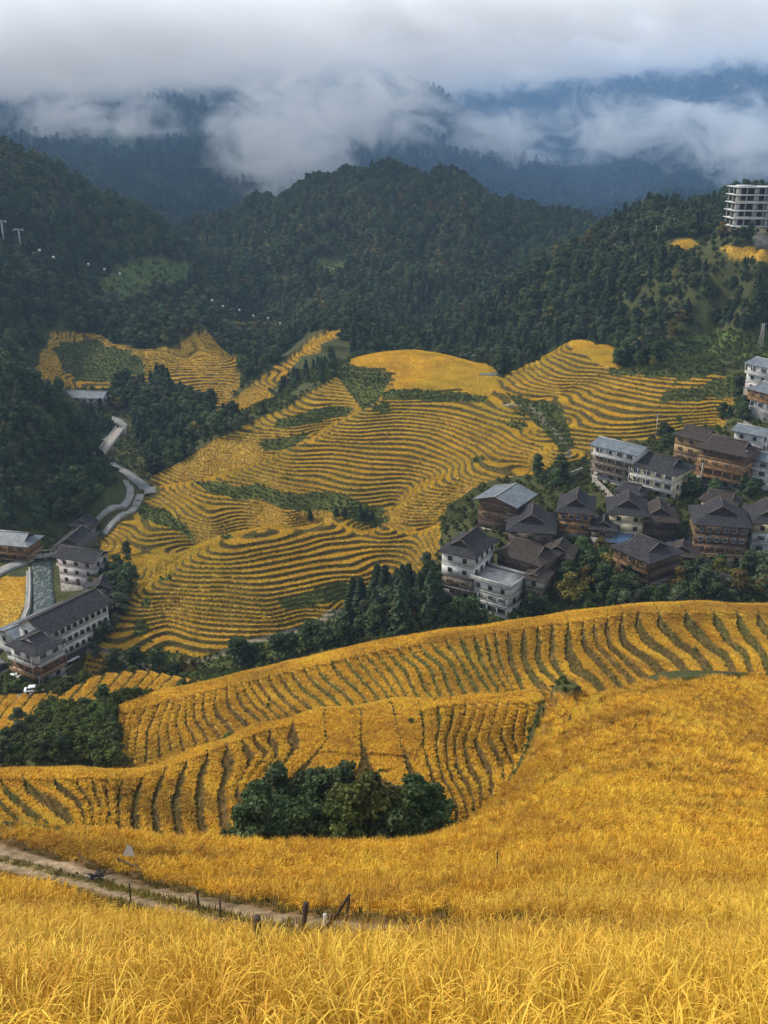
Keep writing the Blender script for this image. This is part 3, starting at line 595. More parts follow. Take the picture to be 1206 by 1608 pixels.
def rice_src(name, label, loc, args, mat):
    V, F, lv = rice_mesh(*args); o = link(bpy.data.objects.new(name, np_mesh(name, V, F, [mat], leafv=lv))); o.location = loc; tag(o, label, 'rice plant', 'single rice clumps standing in the fields'); return o
def at_px(px, py, y0=1.2, dz=0):
    X, Y = hit(px, py, y0); return (X, Y, h1(X, Y)+dz)
_lab = 'clump of ripe golden rice standing in the field'
SRC1 = [rice_src('rice_clump', _lab, at_px(p, 1600), (64, .14, .42, .88, .0047, 5, .28, 22, 11+i, .009), NEAR_MAT) for i, p in enumerate((140, 420, 700, 990))]
SRC2 = [rice_src('rice_clump', _lab, at_px(p, 1480), (62, .20, .45, .85, .0075, 3, .28, 24, 21+i, .013), NEAR_MAT) for i, p in enumerate((300, 800, 1000))]
SRC3 = [rice_src('rice_clump', _lab, at_px(p, 1350), (70, .34, .42, .82, .019, 2, .32, 24, 31+i, .026), MAT['rice']) for i, p in enumerate((500, 1100, 900))]
SRC4 = [rice_src('rice_clump', _lab, at_px(p, 1010, 130), (34, .19, .4, .66, .036, 2, .26, 8, 41+i), MAT['rice']) for i, p in enumerate((700, 900, 500))]
SRC5 = [rice_src('rice_clump', _lab, at_px(p, 580, 350), (26, .26, .35, .55, .075, 1, .26, 0, 51+i), MAT['ricefar']) for i, p in enumerate((620, 660, 700))]
RM = np.maximum.accumulate(GE, axis=1)
def above_sight(u, l, Z, hh, margin=.006):
    iu = np.clip(np.round((u-GU[0])/(GU[1]-GU[0])).astype(int), 0, len(GU)-1); il = np.clip(np.round((l-GL[0])/(GL[1]-GL[0])).astype(int)-2, 0, len(GL)-1)
    return (Z+hh)/np.exp(l) > RM[iu, il]-margin
def field_points(y0, y1, s, um=.56, jit=.5):
    """jittered points in the wedge seen, spacing s metres"""
    xs = np.arange(-um*y1, um*y1, s); ys = np.arange(y0, y1, s); X, Y = np.meshgrid(xs, ys); X = X.ravel()+(RNG.random(X.size)-.5)*2*jit*s; Y = Y.ravel()+(RNG.random(Y.size)-.5)*2*jit*s
    k = (np.abs(X) < um*Y+1.5) & (Y >= y0) & (Y < y1); return X[k], Y[k]
def land_pts(X, Y):
    Zs = np.empty(len(X)); ms = None
    out = []
    for i in range(0, len(X), 60000):
        z, m = land(X[i:i+60000]/Y[i:i+60000], np.log(Y[i:i+60000])); Zs[i:i+60000] = z; out.append(m)
    return Zs, {k: np.concatenate([np.atleast_1d(o[k]) for o in out]) for k in out[0]}
def rice_patch(y0, y1, s, um, src, base=1.0, label='', extra=None, pad=0):
    X, Y = field_points(y0, y1, s, um); Z, m = land_pts(X, Y); k = m['rice'] & above_sight(X/Y, np.log(Y), Z, 1.2)
    if extra is not None: k &= extra(X, Y, m)
    X, Y, Z = X[k], Y[k], Z[k]; n = len(X)
    var = 1+.18*fbm(X/6, Y/6, 2)+.25*np.minimum(0, fbm(X/2.3+9, Y/2.3, 2)+.1)
    scatter('rice_field', np.stack([X, Y, Z], 1), RNG.random(n)*6.283, base*var*(.82+.36*RNG.random(n)), src, label, tilt=RNG.normal(size=(n, 2))*.09)
    print('rice', y0, y1, n)
rice_patch(3.2, 9, .235, .62, SRC1, 1.0, 'ripe rice with long blades in the near field')
rice_patch(9, 20, .30, .62, SRC2, 1.0, 'ripe rice in the field below the near blades', extra=lambda X, Y, m: RNG.random(len(X)) < .95)
rice_patch(20, 62, .46, .60, SRC3, 1.0, 'ripe rice sloping down past the dirt track')
rice_patch(62, 122, .62, .60, SRC3, 1.15, 'ripe rice on the big slope at the right', extra=lambda X, Y, m: m['A'])
rice_patch(86, 122, .36, .60, SRC4, 1.1, 'ripe rice in curved rows behind the near field', extra=lambda X, Y, m: m['C'] | m['B'])
rice_patch(119, 200, .42, .56, SRC4, 1.1, 'ripe rice in curved rows on the middle spurs')
rice_patch(200, 330, .50, .48, SRC5, 1.1, 'ripe rice on the lower valley terraces', extra=lambda X, Y, m: ~m['P'])
rice_patch(330, 560, .62, .46, SRC5, 1.2, 'ripe rice on the upper valley terraces')
rice_patch(205, 330, .8, .56, SRC5, 1.2, 'ripe rice in the flat field by the river', extra=lambda X, Y, m: m['P'])

MAT['drygrass'] = leaf_mat('drygrass', (.05, .055, .012), (.15, .12, .026), (.30, .19, .045), .02, .4, .2)
SRCG = [rice_src('grass_tuft', 'small tuft of dry grass on a terrace bank', at_px(p, 1020, 130), (34, .34, .15, .42, .05, 2, .5, 0, 61+i), MAT['drygrass']) for i, p in enumerate((640, 820))]
for _o in SRCG: _o['category'] = 'grass tuft'; _o['group'] = 'single grass tufts on the terrace banks'
def grass_patch(y0, y1, s, um, sc, cond, label):
    X, Y = field_points(y0, y1, s, um); Z, m = land_pts(X, Y); k = cond(m, X, Y) & above_sight(X/Y, np.log(Y), Z, .8); X, Y, Z = X[k], Y[k], Z[k]; n = len(X)
    scatter('dry_grass', np.stack([X, Y, Z], 1), RNG.random(n)*6.283, sc*(.5+.9*RNG.random(n)), SRCG, label); print('grass', y0, y1, n)
grass_patch(14, 62, .30, .6, .55, lambda m, X, Y: (m['bank'] | (m['track'] & (np.abs(m['dt']) < .4))) & (RNG.random(len(X)) < .75), 'dry stubble on the banks of the dirt track')
grass_patch(60, 200, .62, .6, 1.0, lambda m, X, Y: ~m['rice'] & (m['A'] | m['B'] | m['C'] | m['D']), 'dry grass on the terrace banks of the near spurs')
grass_patch(200, 560, 1.0, .46, 1.3, lambda m, X, Y: ~m['rice'] & (m['EF'] | m['H'] | m['I']) & ~m['trail'] & ~m['road'] & ~m['weed'], 'dry grass on the terrace banks across the valley')

# ------------------------------------------------------------------ trees
T_FIR = [make_tree('fir_tree', '', 'fir', 11-i*1.2, 3.2-.3*i, 1700, .62, 'fir', 101+i) for i in range(3)]
T_BRD = [make_tree('broadleaf_tree', '', 'broad', 8.5, 3.6, 1800, .50, 'broad', 201+i) for i in range(3)]
T_GRY = [make_tree('broadleaf_tree', '', 'broad', 8, 3.2, 1400, .5, 'grey', 231+i) for i in range(2)]
T_AUT = [make_tree('broadleaf_tree', '', 'broad', 7.5, 3.2, 1400, .48, 'autumn', 251+i) for i in range(1)]
T_BSH = [make_tree('shrub', '', 'bush', 3.2, 2.0, 900, .34, 'bush', 271+i, cat='shrub') for i in range(2)]
T_NEAR = [make_tree('broadleaf_tree', '', 'near', 9, 3.9, 9000, .24, ('broad', 'broad', 'bush')[i], 301+i) for i in range(3)]
T_NEAR += [make_tree('broadleaf_tree', '', 'near', 8.5, 3.2, 8000, .22, 'autumn', 321)]
USED = set()
def place(tr, loc, rz, s, label, group):
    if tr.name not in USED:
        USED.add(tr.name); tr.location = loc; tr.rotation_euler = (0, 0, rz); tr.scale = (s, s, s); tag(tr, label, None, group); return tr
    return copy_tree(tr, loc, rz, s, label, group)
NTREE = 0
def grove(poly, n, kinds, s0, s1, label, group, y0=1.2, sp=3.0, mode='hit', ymax=3000):
    """n trees a person could point out, in one stand"""
    global NTREE
    P = np.array(poly, float); got = []; tries = 0
    while len(got) < n and tries < n*40:
        tries += 1
        if mode == 'hit':
            px, py = P[:, 0].min()+random.random()*np.ptp(P[:, 0]), P[:, 1].min()+random.random()*np.ptp(P[:, 1])
            if not inpoly(px, py, poly): continue
            X, Y = hit(px, py, y0)
        else:                                     # poly given as (px, distance) because the feet are out of sight
            px, Y = P[:, 0].min()+random.random()*np.ptp(P[:, 0]), P[:, 1].min()+random.random()*np.ptp(P[:, 1])
            if not inpoly(px, Y, poly): continue
            X = float(ue(px, 1340 if Y < 110 else 1000)[0])*Y
        if Y > ymax or any((X-a)**2+(Y-b)**2 < sp*sp for a, b in got): continue
        got.append((X, Y)); tr = random.choice(kinds)
        place(tr, (X, Y, h1(X, Y)-.1), random.random()*6.28, s0+(s1-s0)*random.random(), label, group); NTREE += 1
    return got
# ------------------------------------------------------------------ building kit
BM = {}
def bmx(k, *a, **kw): BM[k] = noisy_mat(k, *a, **kw)
bmx('white_wall', (.42, .43, .43), (.62, .62, .60), .5, .8, 5)
bmx('cream_wall', (.50, .44, .28), (.66, .59, .40), .6, .8, 5)
bmx('concrete', (.24, .23, .22), (.40, .39, .37), .5, .9, 6)
bmx('pinkish', (.36, .31, .31), (.50, .45, .44), .5, .9, 5)
bmx('wood', (.10, .06, .036), (.19, .12, .072), 1.2, .8, 5, wave=(2.2, 'X', .35))
bmx('dark_wood', (.045, .032, .025), (.09, .065, .048), 1.2, .85, 5, wave=(1.5, 'Z', .4))
bmx('orange_wood', (.20, .11, .05), (.34, .20, .095), 1.2, .75, 5, wave=(2.2, 'X', .3))
bmx('red_wood', (.14, .07, .045), (.24, .125, .08), 1.2, .75, 5, wave=(2.2, 'X', .3))
bmx('grey_wood', (.15, .12, .10), (.26, .22, .18), 1.2, .85, 5, wave=(2.2, 'X', .35))
bmx('ochre_wood', (.30, .20, .09), (.44, .31, .15), 1.2, .8, 5, wave=(2.2, 'X', .3))
bmx('tile', (.022, .022, .025), (.060, .058, .062), 1.6, .9, 7, wave=(1.7, 'X', .45), spec=.1)
bmx('tile_y', (.022, .022, .025), (.060, .058, .062), 1.6, .9, 7, wave=(1.7, 'Y', .45), spec=.1)
bmx('brown_tile', (.032, .025, .022), (.075, .06, .053), 1.6, .9, 7, wave=(1.7, 'X', .45), spec=.1)
bmx('brown_tile_y', (.032, .025, .022), (.075, .06, .053), 1.6, .9, 7, wave=(1.7, 'Y', .45), spec=.1)
bmx('metal_roof', (.07, .085, .10), (.15, .175, .20), .7, .55, 4, wave=(3, 'X', .25), spec=.4)
bmx('metal_roof_y', (.07, .085, .10), (.15, .175, .20), .7, .55, 4, wave=(3, 'Y', .25), spec=.4)
bmx('blue_roof', (.10, .18, .32), (.18, .28, .44), .7, .5, 3, wave=(3, 'X', .2), spec=.4)
bmx('trim', (.34, .34, .34), (.5, .5, .49), 1, .8, 3)
bmx('frame_dark', (.05, .035, .03), (.09, .07, .055), 2, .8, 3)
bmx('stone', (.16, .145, .125), (.34, .31, .27), 1.0, .95, 8, bump=.4)
bmx('asphalt', (.13, .135, .14), (.21, .21, .21), .5, .95, 6)
bmx('paleroad', (.15, .15, .14), (.26, .25, .235), .4, .9, 6)
m_, nt_, b_ = new_mat('glass'); b_.inputs['Base Color'].default_value = (.02, .026, .032, 1); b_.inputs['Roughness'].default_value = .12; b_.inputs['Specular IOR Level'].default_value = .6; BM['glass'] = m_
m_, nt_, b_ = new_mat('river_water'); b_.inputs['Base Color'].default_value = (.10, .135, .12, 1); b_.inputs['Roughness'].default_value = .3; BM['water'] = m_
_n = node(nt_, 'ShaderNodeTexNoise'); _n.inputs['Scale'].default_value = 30; _n.inputs['Detail'].default_value = 6
_r = node(nt_, 'ShaderNodeValToRGB'); _r.color_ramp.elements[0].position = .5; _r.color_ramp.elements[0].color = (.045, .06, .055, 1); _r.color_ramp.elements[1].position = .62; _r.color_ramp.elements[1].color = (.15, .165, .155, 1)
nt_.links.new(_n.outputs[0], _r.inputs[0]); nt_.links.new(_r.outputs[0], b_.inputs['Base Color'])
class MB:
    def __init__(s): s.V = []; s.F = []; s.T = []
    def box(s, x0, x1, y0, y1, z0, z1):
        o = len(s.V); s.V += [(x, y, z) for x in (x0, x1) for y in (y0, y1) for z in (z0, z1)]
        s.F += [tuple(o+i for i in f) for f in [(0, 1, 3, 2), (4, 6, 7, 5), (0, 4, 5, 1), (2, 3, 7, 6), (0, 2, 6, 4), (1, 5, 7, 3)]]; return s
    def quad(s, *p): o = len(s.V); s.V += list(p); s.F.append((o, o+1, o+2, o+3)); return s
    def tri(s, *p): o = len(s.V); s.V += list(p); s.T.append((o, o+1, o+2)); return s
    def bar(s, a, b, r, sides=6):
        V, F = tube([a, b], [r, r], sides); o = len(s.V); s.V += [tuple(v) for v in V]; s.F += [tuple(int(i)+o for i in f) for f in F]
        k = len(V)//2; s.V += [tuple(a), tuple(b)]; ca_, cb_ = len(s.V)-2, len(s.V)-1
        for i in range(k): s.T += [(ca_, o+(i+1) % k, o+i), (cb_, o+k+i, o+k+(i+1) % k)]
        return s
    def mesh(s, name, mat): return np_mesh(name, s.V, s.F, [mat] if not isinstance(mat, list) else mat, ft=s.T)
    def part(s, name, mat, parent, loc=None, rz=0):
        o = link(bpy.data.objects.new(name, s.mesh(name, mat)), parent)
        if loc: o.location = loc; o.rotation_euler = (0, 0, rz)
        return o
# window units: frame with bars, its glass behind
def win_mesh(w, h, mat, bars=1):
    f = MB(); t = .09; f.box(-w/2, w/2, -.09, .05, h/2-t, h/2).box(-w/2, w/2, -.11, .05, -h/2, -h/2+t).box(-w/2, -w/2+t, -.09, .05, -h/2+t, h/2-t).box(w/2-t, w/2, -.09, .05, -h/2+t, h/2-t)
    for k in range(bars): x = -w/2+w*(k+1)/(bars+1); f.box(x-.03, x+.03, -.07, .03, -h/2+t, h/2-t)
    return f.mesh('window', mat), MB().box(-w/2+t, w/2-t, -.02, .0, -h/2+t, h/2-t).mesh('pane', BM['glass'])
WINS = {'white': win_mesh(1.15, 1.3, BM['trim']), 'dark': win_mesh(1.1, 1.2, BM['frame_dark']), 'wood': win_mesh(1.5, 1.25, BM['ochre_wood'], 2), 'long': win_mesh(1.9, 1.35, BM['trim'], 2)}
DOORM = MB().box(-.5, .5, -.06, .06, -1.05, 1.05).box(-.38, .38, -.08, -.06, .1, .9).box(-.38, .38, -.08, -.06, -.9, -.1).mesh('door', BM['dark_wood'])
def put_win(p, kind, loc, rz):
    o = link(bpy.data.objects.new('window', WINS[kind][0]), p); o.location = loc; o.rotation_euler = (0, 0, rz)
    q = link(bpy.data.objects.new('pane', WINS[kind][1]), o)
def roof_mesh(kind, W, D, z0, H, mat, matx):
    """W, D half sizes with eaves; ridge along x. Skirt to half height, then gables (hip-and-gable), or plain gable"""
    r = MB(); t = .16
    def sl(*p):
        r.quad(*p); r.quad(*[(a, b, c-t) for a, b, c in reversed(p)])
        for i in range(4): a, b = p[i], p[(i+1) % 4]; r.quad((a[0], a[1], a[2]-t), (b[0], b[1], b[2]-t), b, a)
    sag = .22
    if kind == 'hip':
        g = W-D*.55; hm = H*.5; e = .45
        for s in (1, -1):
            P = lambda x, y, z: (x*s, y*s, z)
            sl(P(-W, -D, z0), P(W, -D, z0), P(g, -D*.5, z0+hm-sag), P(-g, -D*.5, z0+hm-sag))
            sl(P(-g-e, -D*.5, z0+hm-sag+.01), P(g+e, -D*.5, z0+hm-sag+.01), P(g+e, 0, z0+H), P(-g-e, 0, z0+H))
            sl(P(W, -D, z0+.005), P(W, D, z0+.005), P(g, D*.5, z0+hm-sag), P(g, -D*.5, z0+hm-sag))
        r2 = MB().box(-g-e-.1, g+e+.1, -.16, .16, z0+H-.05, z0+H+.22); gab = MB()
        for s in (1, -1): gab.tri((s*(g-.1), -D*.5*s, z0+hm-sag-.1), (s*(g-.1), D*.5*s, z0+hm-sag-.1), (s*(g-.1), 0, z0+H-.15))
        vg = MB()
        for s in (1, -1):
            for q in (1, -1): vg.bar((s*(g+e+.03), q*D*.5, z0+hm-sag), (s*(g+e+.03), 0, z0+H), .09, 4)
        return r, r2, gab, vg
    for s in (1, -1):
        P = lambda x, y, z: (x*s, y*s, z)
        sl(P(-W, -D, z0), P(W, -D, z0), P(W, 0, z0+H), P(-W, 0, z0+H))
    r2 = MB().box(-W-.05, W+.05, -.14, .14, z0+H-.05, z0+H+.18); gab = MB(); vg = MB()
    for s in (1, -1):
        gab.tri((s*(W-.9), -(D-.7)*s, z0+.1), (s*(W-.9), (D-.7)*s, z0+.1), (s*(W-.9), 0, z0+H-.12))
        for q in (1, -1): vg.bar((s*(W+.03), q*D, z0), (s*(W+.03), 0, z0+H), .08, 4)
    return r, r2, gab, vg
def house(label, corner, th, w, d, walls, front, side, roof='hip', ridge='y', rmat='tile', H=None, fh=2.8, eave=.95, name='wooden_house', y0=195, base='stone', cat='house', dz=0, drop=5, gmat=None, group=None):
    """corner: pixel where the corner nearest the viewer stands; th: turn in degrees; front, side: one code per floor
    b balcony  w windows  W many windows  o open gallery with posts  n nothing"""
    a = math.radians(th); X, Y = hit(corner[0], corner[1], y0); lx, ly = (w/2 if th <= 0 else -w/2), -d/2
    cx = X-(lx*math.cos(a)-ly*math.sin(a)); cy_ = Y-(lx*math.sin(a)+ly*math.cos(a)); z = h1(X, Y)+dz
    label = label.replace(' with small square windows under a grey tiled roof, lowest left', ' with small windows, lowest left').replace('house with tan lower walls and wide dark roof between the patched roof and the balcony house', 'tan walled house with wide dark roof between patched roof and balcony house')
    e = link(bpy.data.objects.new(name, None)); e.location = (cx, cy_, z); e.rotation_euler = (0, 0, a); tag(e, label, cat, group)
    MB().box(-w/2-.15, w/2+.15, -d/2-.15, d/2+.15, -drop, .12).part('foundation', BM[base], e)
    n = len(walls); ht = n*fh; tk = .0
    for k, wm in enumerate(walls):
        z0, z1 = .12+k*fh, .12+(k+1)*fh; f, s = front[k], side[k]
        rec = 1.3 if f == 'o' else 0; ins = .012*((k*7) % 3)
        MB().box(-w/2+ins, w/2-ins, -d/2+rec+ins, d/2-ins, z0, z1-.002).part('wall', BM[wm], e)
        tm = BM['trim'] if wm in ('white_wall', 'cream_wall', 'concrete', 'pinkish') else BM['frame_dark']
        MB().box(-w/2-.09, w/2+.09, -d/2-.09, d/2+.09, z1-.13, z1+.10).part('floor_beam', tm, e)
        wk = {'white_wall': 'dark', 'cream_wall': 'dark', 'concrete': 'dark', 'pinkish': 'dark', 'dark_wood': 'dark'}.get(wm, 'wood')
        for code, L_, nrm in ((f, w, 'f'), (s, d, 's'), ('w' if n > 1 else 'n', d, 't')):
            def pos(t, out, z):
                if nrm == 'f': return (t, -d/2-out+rec, z), 0
                if nrm == 's': return ((w/2+out), t, z) if th <= 0 else (-(w/2+out), t, z), (math.pi/2 if th <= 0 else -math.pi/2)
                return ((-(w/2+out), t, z) if th <= 0 else ((w/2+out), t, z)), (-math.pi/2 if th <= 0 else math.pi/2)
            if code == 'n': continue
            step = {'W': 1.75, 'w': 3.0, 'b': 3.0, 'o': 3.0}[code]; m = max(1, int((L_-.8)/step))
            for i in range(m):
                t = (i+.5-m/2)*(L_-.6)/m; p, rz = pos(t, .06, z0+fh*.52)
                if k == 0 and i == m//2 and nrm == 'f':
                    o = link(bpy.data.objects.new('door', DOORM), e); p, rz = pos(t, .07, z0+1.06); o.location = p; o.rotation_euler = (0, 0, rz); continue
                put_win(e, 'long' if (code == 'b' and wk == 'dark') else ('white' if code == 'W' and wk == 'wood' else wk), p, rz)
            if code in 'bo':
                o = MB(); q = 1.25 if code == 'b' else 0; yo = -q; nb = max(2, int(L_/2.6)); yf = -d/2-q+.06 if nrm == 'f' else 0
                half = L_/2
                if q: o.box(-half, half, -q, 0-.1, -.12, .02)
                o.box(-half, half, -q, -q+.06, .9, .98).box(-half, half, -q+.01, -q+.05, .12, .62 if wm != 'wood' else .5)
                for i in range(nb+1): x = -half+.07+(L_-.14)*i/nb; o.box(x-.07, x+.07, -q-.02, -q+.1, .02, fh-.14)
                for i in range(int(L_/.45)): x = -half+.2+i*.45; o.box(x-.02, x+.02, -q+.015, -q+.045, .6, .9)
                ob = o.part('balcony', BM[{'wood': 'orange_wood', 'red_wood': 'orange_wood', 'ochre_wood': 'ochre_wood', 'orange_wood': 'orange_wood', 'dark_wood': 'dark_wood', 'grey_wood': 'grey_wood'}.get(wm, 'trim')], e)
                if nrm == 'f': ob.location = (0, -d/2-.0, z0)
                elif nrm == 's': ob.location = ((w/2 if th <= 0 else -w/2), 0, z0); ob.rotation_euler = (0, 0, math.pi/2 if th <= 0 else -math.pi/2)
                else: bpy.data.objects.remove(ob)
    z0 = .12+ht+.1
    if roof in ('hip', 'gable'):
        W, D = (w/2+eave, d/2+eave) if ridge == 'x' else (d/2+eave, w/2+eave); Hh = H or D*.62
        r, r2, gab, vg = roof_mesh(roof, W, D, z0, Hh, None, None); rz = 0 if ridge == 'x' else math.pi/2
        ro = r.part('roof', BM[rmat], e, (0, 0, 0), rz); r2.part('ridge', BM['frame_dark'] if rmat != 'metal_roof' else BM['concrete'], ro); vg.part('verge_board', BM['grey_wood'], ro)
        gab.part('gable_wall', BM[gmat or ('dark_wood' if walls[-1] not in ('white_wall',) else 'white_wall')], e, (0, 0, 0), rz)
    elif roof == 'flat':
        MB().box(-w/2-.5, w/2+.5, -d/2-.5, d/2+.5, z0, z0+.2).part('roof_slab', BM['concrete'], e)
        p = MB().box(-w/2-.4, w/2+.4, -d/2-.4, -d/2-.25, z0+.2, z0+1.0).box(-w/2-.4, w/2+.4, d/2+.25, d/2+.4, z0+.2, z0+1.0).box(-w/2-.4, -w/2-.25, -d/2-.24, d/2+.24, z0+.2, z0+1.0).box(w/2+.25, w/2+.4, -d/2-.24, d/2+.24, z0+.2, z0+1.0).part('parapet', BM['trim'], e)
    elif roof == 'shed':
        MB().box(-w/2-.6, w/2+.6, -d/2-.6, d/2+.6, 0, .12).part('roof', BM[rmat], e, (0, 0, z0+.35)).rotation_euler = (math.radians(9), 0, 0)
        MB().box(-w/2+.1, w/2-.1, d/2-.3, d/2-.1, z0, z0+.7).part('gable_wall', BM[walls[-1]], e)
    return e
# stands of trees near enough to tell one tree from the next
FB_, BB_ = T_FIR, T_BRD
grove([(395, 73), (655, 76), (672, 86), (560, 92), (430, 90), (385, 84)], 30, T_NEAR, .8, 1.65, 'leafy tree in the hollow between the golden slopes', 'trees in the hollow behind the near field', mode='Y', sp=3.3)
grove([(370, 72), (670, 74), (690, 84), (380, 84)], 22, T_BSH, 1.1, 1.9, 'low green bush at the edge of the hollow', 'bushes in the hollow', mode='Y', sp=1.6)
grove([(-20, 1150), (100, 1125), (160, 1108), (185, 1120), (190, 1185), (150, 1196), (0, 1200)], 34, T_GRY+T_BRD[:1]+T_BSH, .25, .55, 'dark shrubby tree in the gully left of the striped spur', 'trees in the left gully', y0=122, sp=2.6)
grove([(525, 1000), (560, 955), (600, 940), (690, 940), (700, 975), (640, 1000)], 22, T_FIR, .85, 1.35, 'tall dark fir below the white balconied house', 'firs behind the striped spur', y0=190, sp=2.4)
grove([(700, 975), (780, 978), (900, 950), (960, 935), (1206, 935), (1206, 962), (900, 965), (700, 990)], 44, T_BRD+T_GRY+T_BSH, .5, .95, 'bushy tree in the belt between village and striped spur', 'trees in the belt below the village', y0=190, sp=2.8)
grove([(870, 930), (900, 880), (960, 870), (975, 905), (1010, 935), (900, 950)], 11, T_BRD+T_AUT, .7, 1.15, 'rounded green tree among the village houses', 'trees between the houses', y0=200, sp=3)
grove([(1040, 915), (1090, 900), (1206, 895), (1206, 940), (1040, 940)], 16, T_BRD+T_GRY+T_AUT, .6, 1.0, 'green tree on the slope below the big wooden house', 'trees below the big wooden house', y0=200, sp=3)
grove([(828, 745), (880, 742), (890, 765), (850, 775)], 7, T_BRD+T_BSH, .5, .9, 'small green tree behind the upper roofs at the terrace edge', 'trees at the terrace edge', y0=230, sp=3)
grove([(1075, 770), (1125, 780), (1180, 770), (1206, 775), (1206, 790), (1075, 800)], 9, T_BRD+T_BSH, .5, .8, 'low tree between the upper and lower village houses', 'trees in the upper village', y0=230, sp=3)
grove([(1130, 640), (1165, 640), (1168, 680), (1130, 670)], 7, T_BRD+T_BSH, .5, .8, 'tree beside the platform building', 'trees beside the platform building', y0=260, sp=3)
grove([(1040, 690), (1070, 690), (1072, 720), (1045, 712)], 4, T_BRD, .6, .8, 'dark tree left of the ochre house', 'trees left of the ochre house', y0=260, sp=3)
grove([(145, 930), (190, 905), (205, 920), (180, 990), (150, 1040), (140, 1000)], 26, T_BRD+T_GRY, .5, .95, 'dark tree beside the hotel in the valley', 'trees beside the valley hotel', y0=200, sp=3)
grove([(150, 880), (200, 870), (205, 895), (160, 905)], 6, T_BRD+T_BSH, .5, .8, 'green tree at the foot of the terraces by the valley houses', 'trees at the terrace foot', y0=210, sp=3)
grove([(430, 632), (450, 600), (500, 570), (530, 560), (530, 580), (470, 625), (430, 640)], 22, T_FIR+T_BRD[:1], .45, .8, 'dark fir on the ridge between two terraced slopes', 'firs on the dividing ridge', y0=415, sp=4)
grove([(530, 512), (590, 520), (760, 545), (790, 560), (760, 570), (560, 545)], 22, T_FIR+T_BRD[:1], .7, 1.1, 'dark tree behind the high flat rice field', 'trees behind the high field', y0=450, sp=4)
grove([(975, 548), (1020, 545), (1030, 575), (980, 578)], 6, T_GRY, .7, 1.1, 'grey green round tree by the small high field', 'round trees by the high field', y0=380, sp=4)
_p = at_px(969, 575, 370); place(T_BRD[0], _p, 1, .85, 'single round dark tree on the corner of the high rice field', None)
for i, (x, y) in enumerate([(487, 816), (528, 817), (541, 818), (566, 812), (575, 815), (584, 814)]):
    place(T_FIR[i % 3], at_px(x, y, 284), i, .42, 'small dark fir in the dip between the terraced lobes', 'small firs in the dip')
grove([(0, 640), (60, 660), (120, 720), (150, 780), (100, 820), (0, 820)], 34, T_BRD+T_GRY+T_FIR[:1], .6, 1.1, 'tree on the dark slope above the river bend', 'trees on the slope above the river', y0=260, sp=5, ymax=350)
print('trees', NTREE)

# ------------------------------------------------------------------ woods: everything that reads as one mass
NOTREE = [([(330, 700), (335, 640), (420, 580), (500, 515), (545, 545), (560, 565), (450, 640), (345, 705)], 380, 560),
          ([(1030, 600), (1035, 545), (1120, 524), (1600, 524), (1600, 600)], 330, 440), ([(1035, 376), (1040, 400), (1100, 420), (1150, 436), (1600, 440), (1600, 370)], 400, 500),
          ([(680, 990), (680, 830), (735, 755), (840, 735), (930, 690), (1060, 655), (1150, 660), (1165, 580), (1500, 560), (1500, 1000), (1206, 1000)], 200, 330),
          ([(-300, 1120), (-300, 860), (40, 838), (150, 820), (150, 790), (170, 775), (165, 735), (150, 720), (185, 690), (165, 655), (205, 640), (215, 690), (250, 770), (215, 800), (190, 830), (175, 880), (145, 930), (140, 1030), (150, 1120)], 195, 470),
          ([(95, 610), (180, 605), (185, 660), (95, 650)], 400, 470),
          ([(1140, 335), (1500, 335), (1500, 376), (1140, 376)], 450, 540)]
def woods(y0, y1, s, um, src, sc, label, name='forest', dens=1.0, thin=0, hh=8, keep=None):
    X, Y = field_points(y0, y1, s, um); k = np.abs(X) < um*Y; X, Y = X[k], Y[k]
    Z, m = land_pts(X, Y); k = m['other'] & ~m['road'] & ~m['green'] & ~m['weed'] & ~m['trail'] & above_sight(X/Y, np.log(Y), Z, hh, .004)
    for p, a, b in NOTREE: k &= ~(inpoly(m['px'], m['py'], p) & (Y > a) & (Y < b))
    if keep is not None: k &= keep(X, Y, m)
    X, Y, Z = X[k], Y[k], Z[k]; n = len(X); sel = fbm(X/45, Y/45, 3)+.35*RNG.normal(size=n)*.6
    groups = np.digitize(sel, np.quantile(sel, np.linspace(0, 1, len(src)+1)[1:-1])) if len(src) > 1 else np.zeros(n, int)
    for g, (sr, nm) in enumerate(src):
        q = groups == g; c = int(q.sum())
        scatter(name, np.stack([X[q], Y[q], Z[q]-.3], 1), RNG.random(c)*6.283, sc*(.65+.7*RNG.random(c)**1.2), sr, label % nm, tilt=RNG.normal(size=(c, 2))*.04)
    print('woods', y0, y1, n)
crown = lambda L: [c for t in L for c in t.children if c.name.startswith('crown')]
KINDS_ = [(crown(T_FIR), 'dark fir'), (crown(T_BRD), 'green broadleaf'), (crown(T_FIR[1:]+T_BRD), 'mixed'), (crown(T_GRY+T_BRD[:1]), 'grey green'), (crown(T_BRD[:2]+T_AUT+T_GRY[:1]), 'olive and yellow')]
woods(205, 470, 4.4, .46, KINDS_, .82, '%s trees on the near wooded slopes')
woods(470, 700, 4.8, .44, KINDS_, .9, '%s trees on the wooded hills beyond the terraces')
woods(700, 1120, 5.6, .44, [KINDS_[1], KINDS_[2], KINDS_[3], KINDS_[1], KINDS_[4]], .95, '%s trees covering the round central hill')
woods(1120, 2300, 11, .44, KINDS_[:3], 1.5, '%s trees covering the far misty mountains', hh=20)
_nf = [(1035, 376), (1040, 400), (1100, 420), (1150, 440), (1600, 450), (1600, 370)]; NOTREE = NOTREE[:1]+NOTREE[3:]
woods(400, 475, 3.2, .46, KINDS_[1:4], .34, '%s young trees below the flat fields near the ridge', keep=lambda X, Y, m: inpoly(m['px'], m['py'], _nf) & ~m['P'])
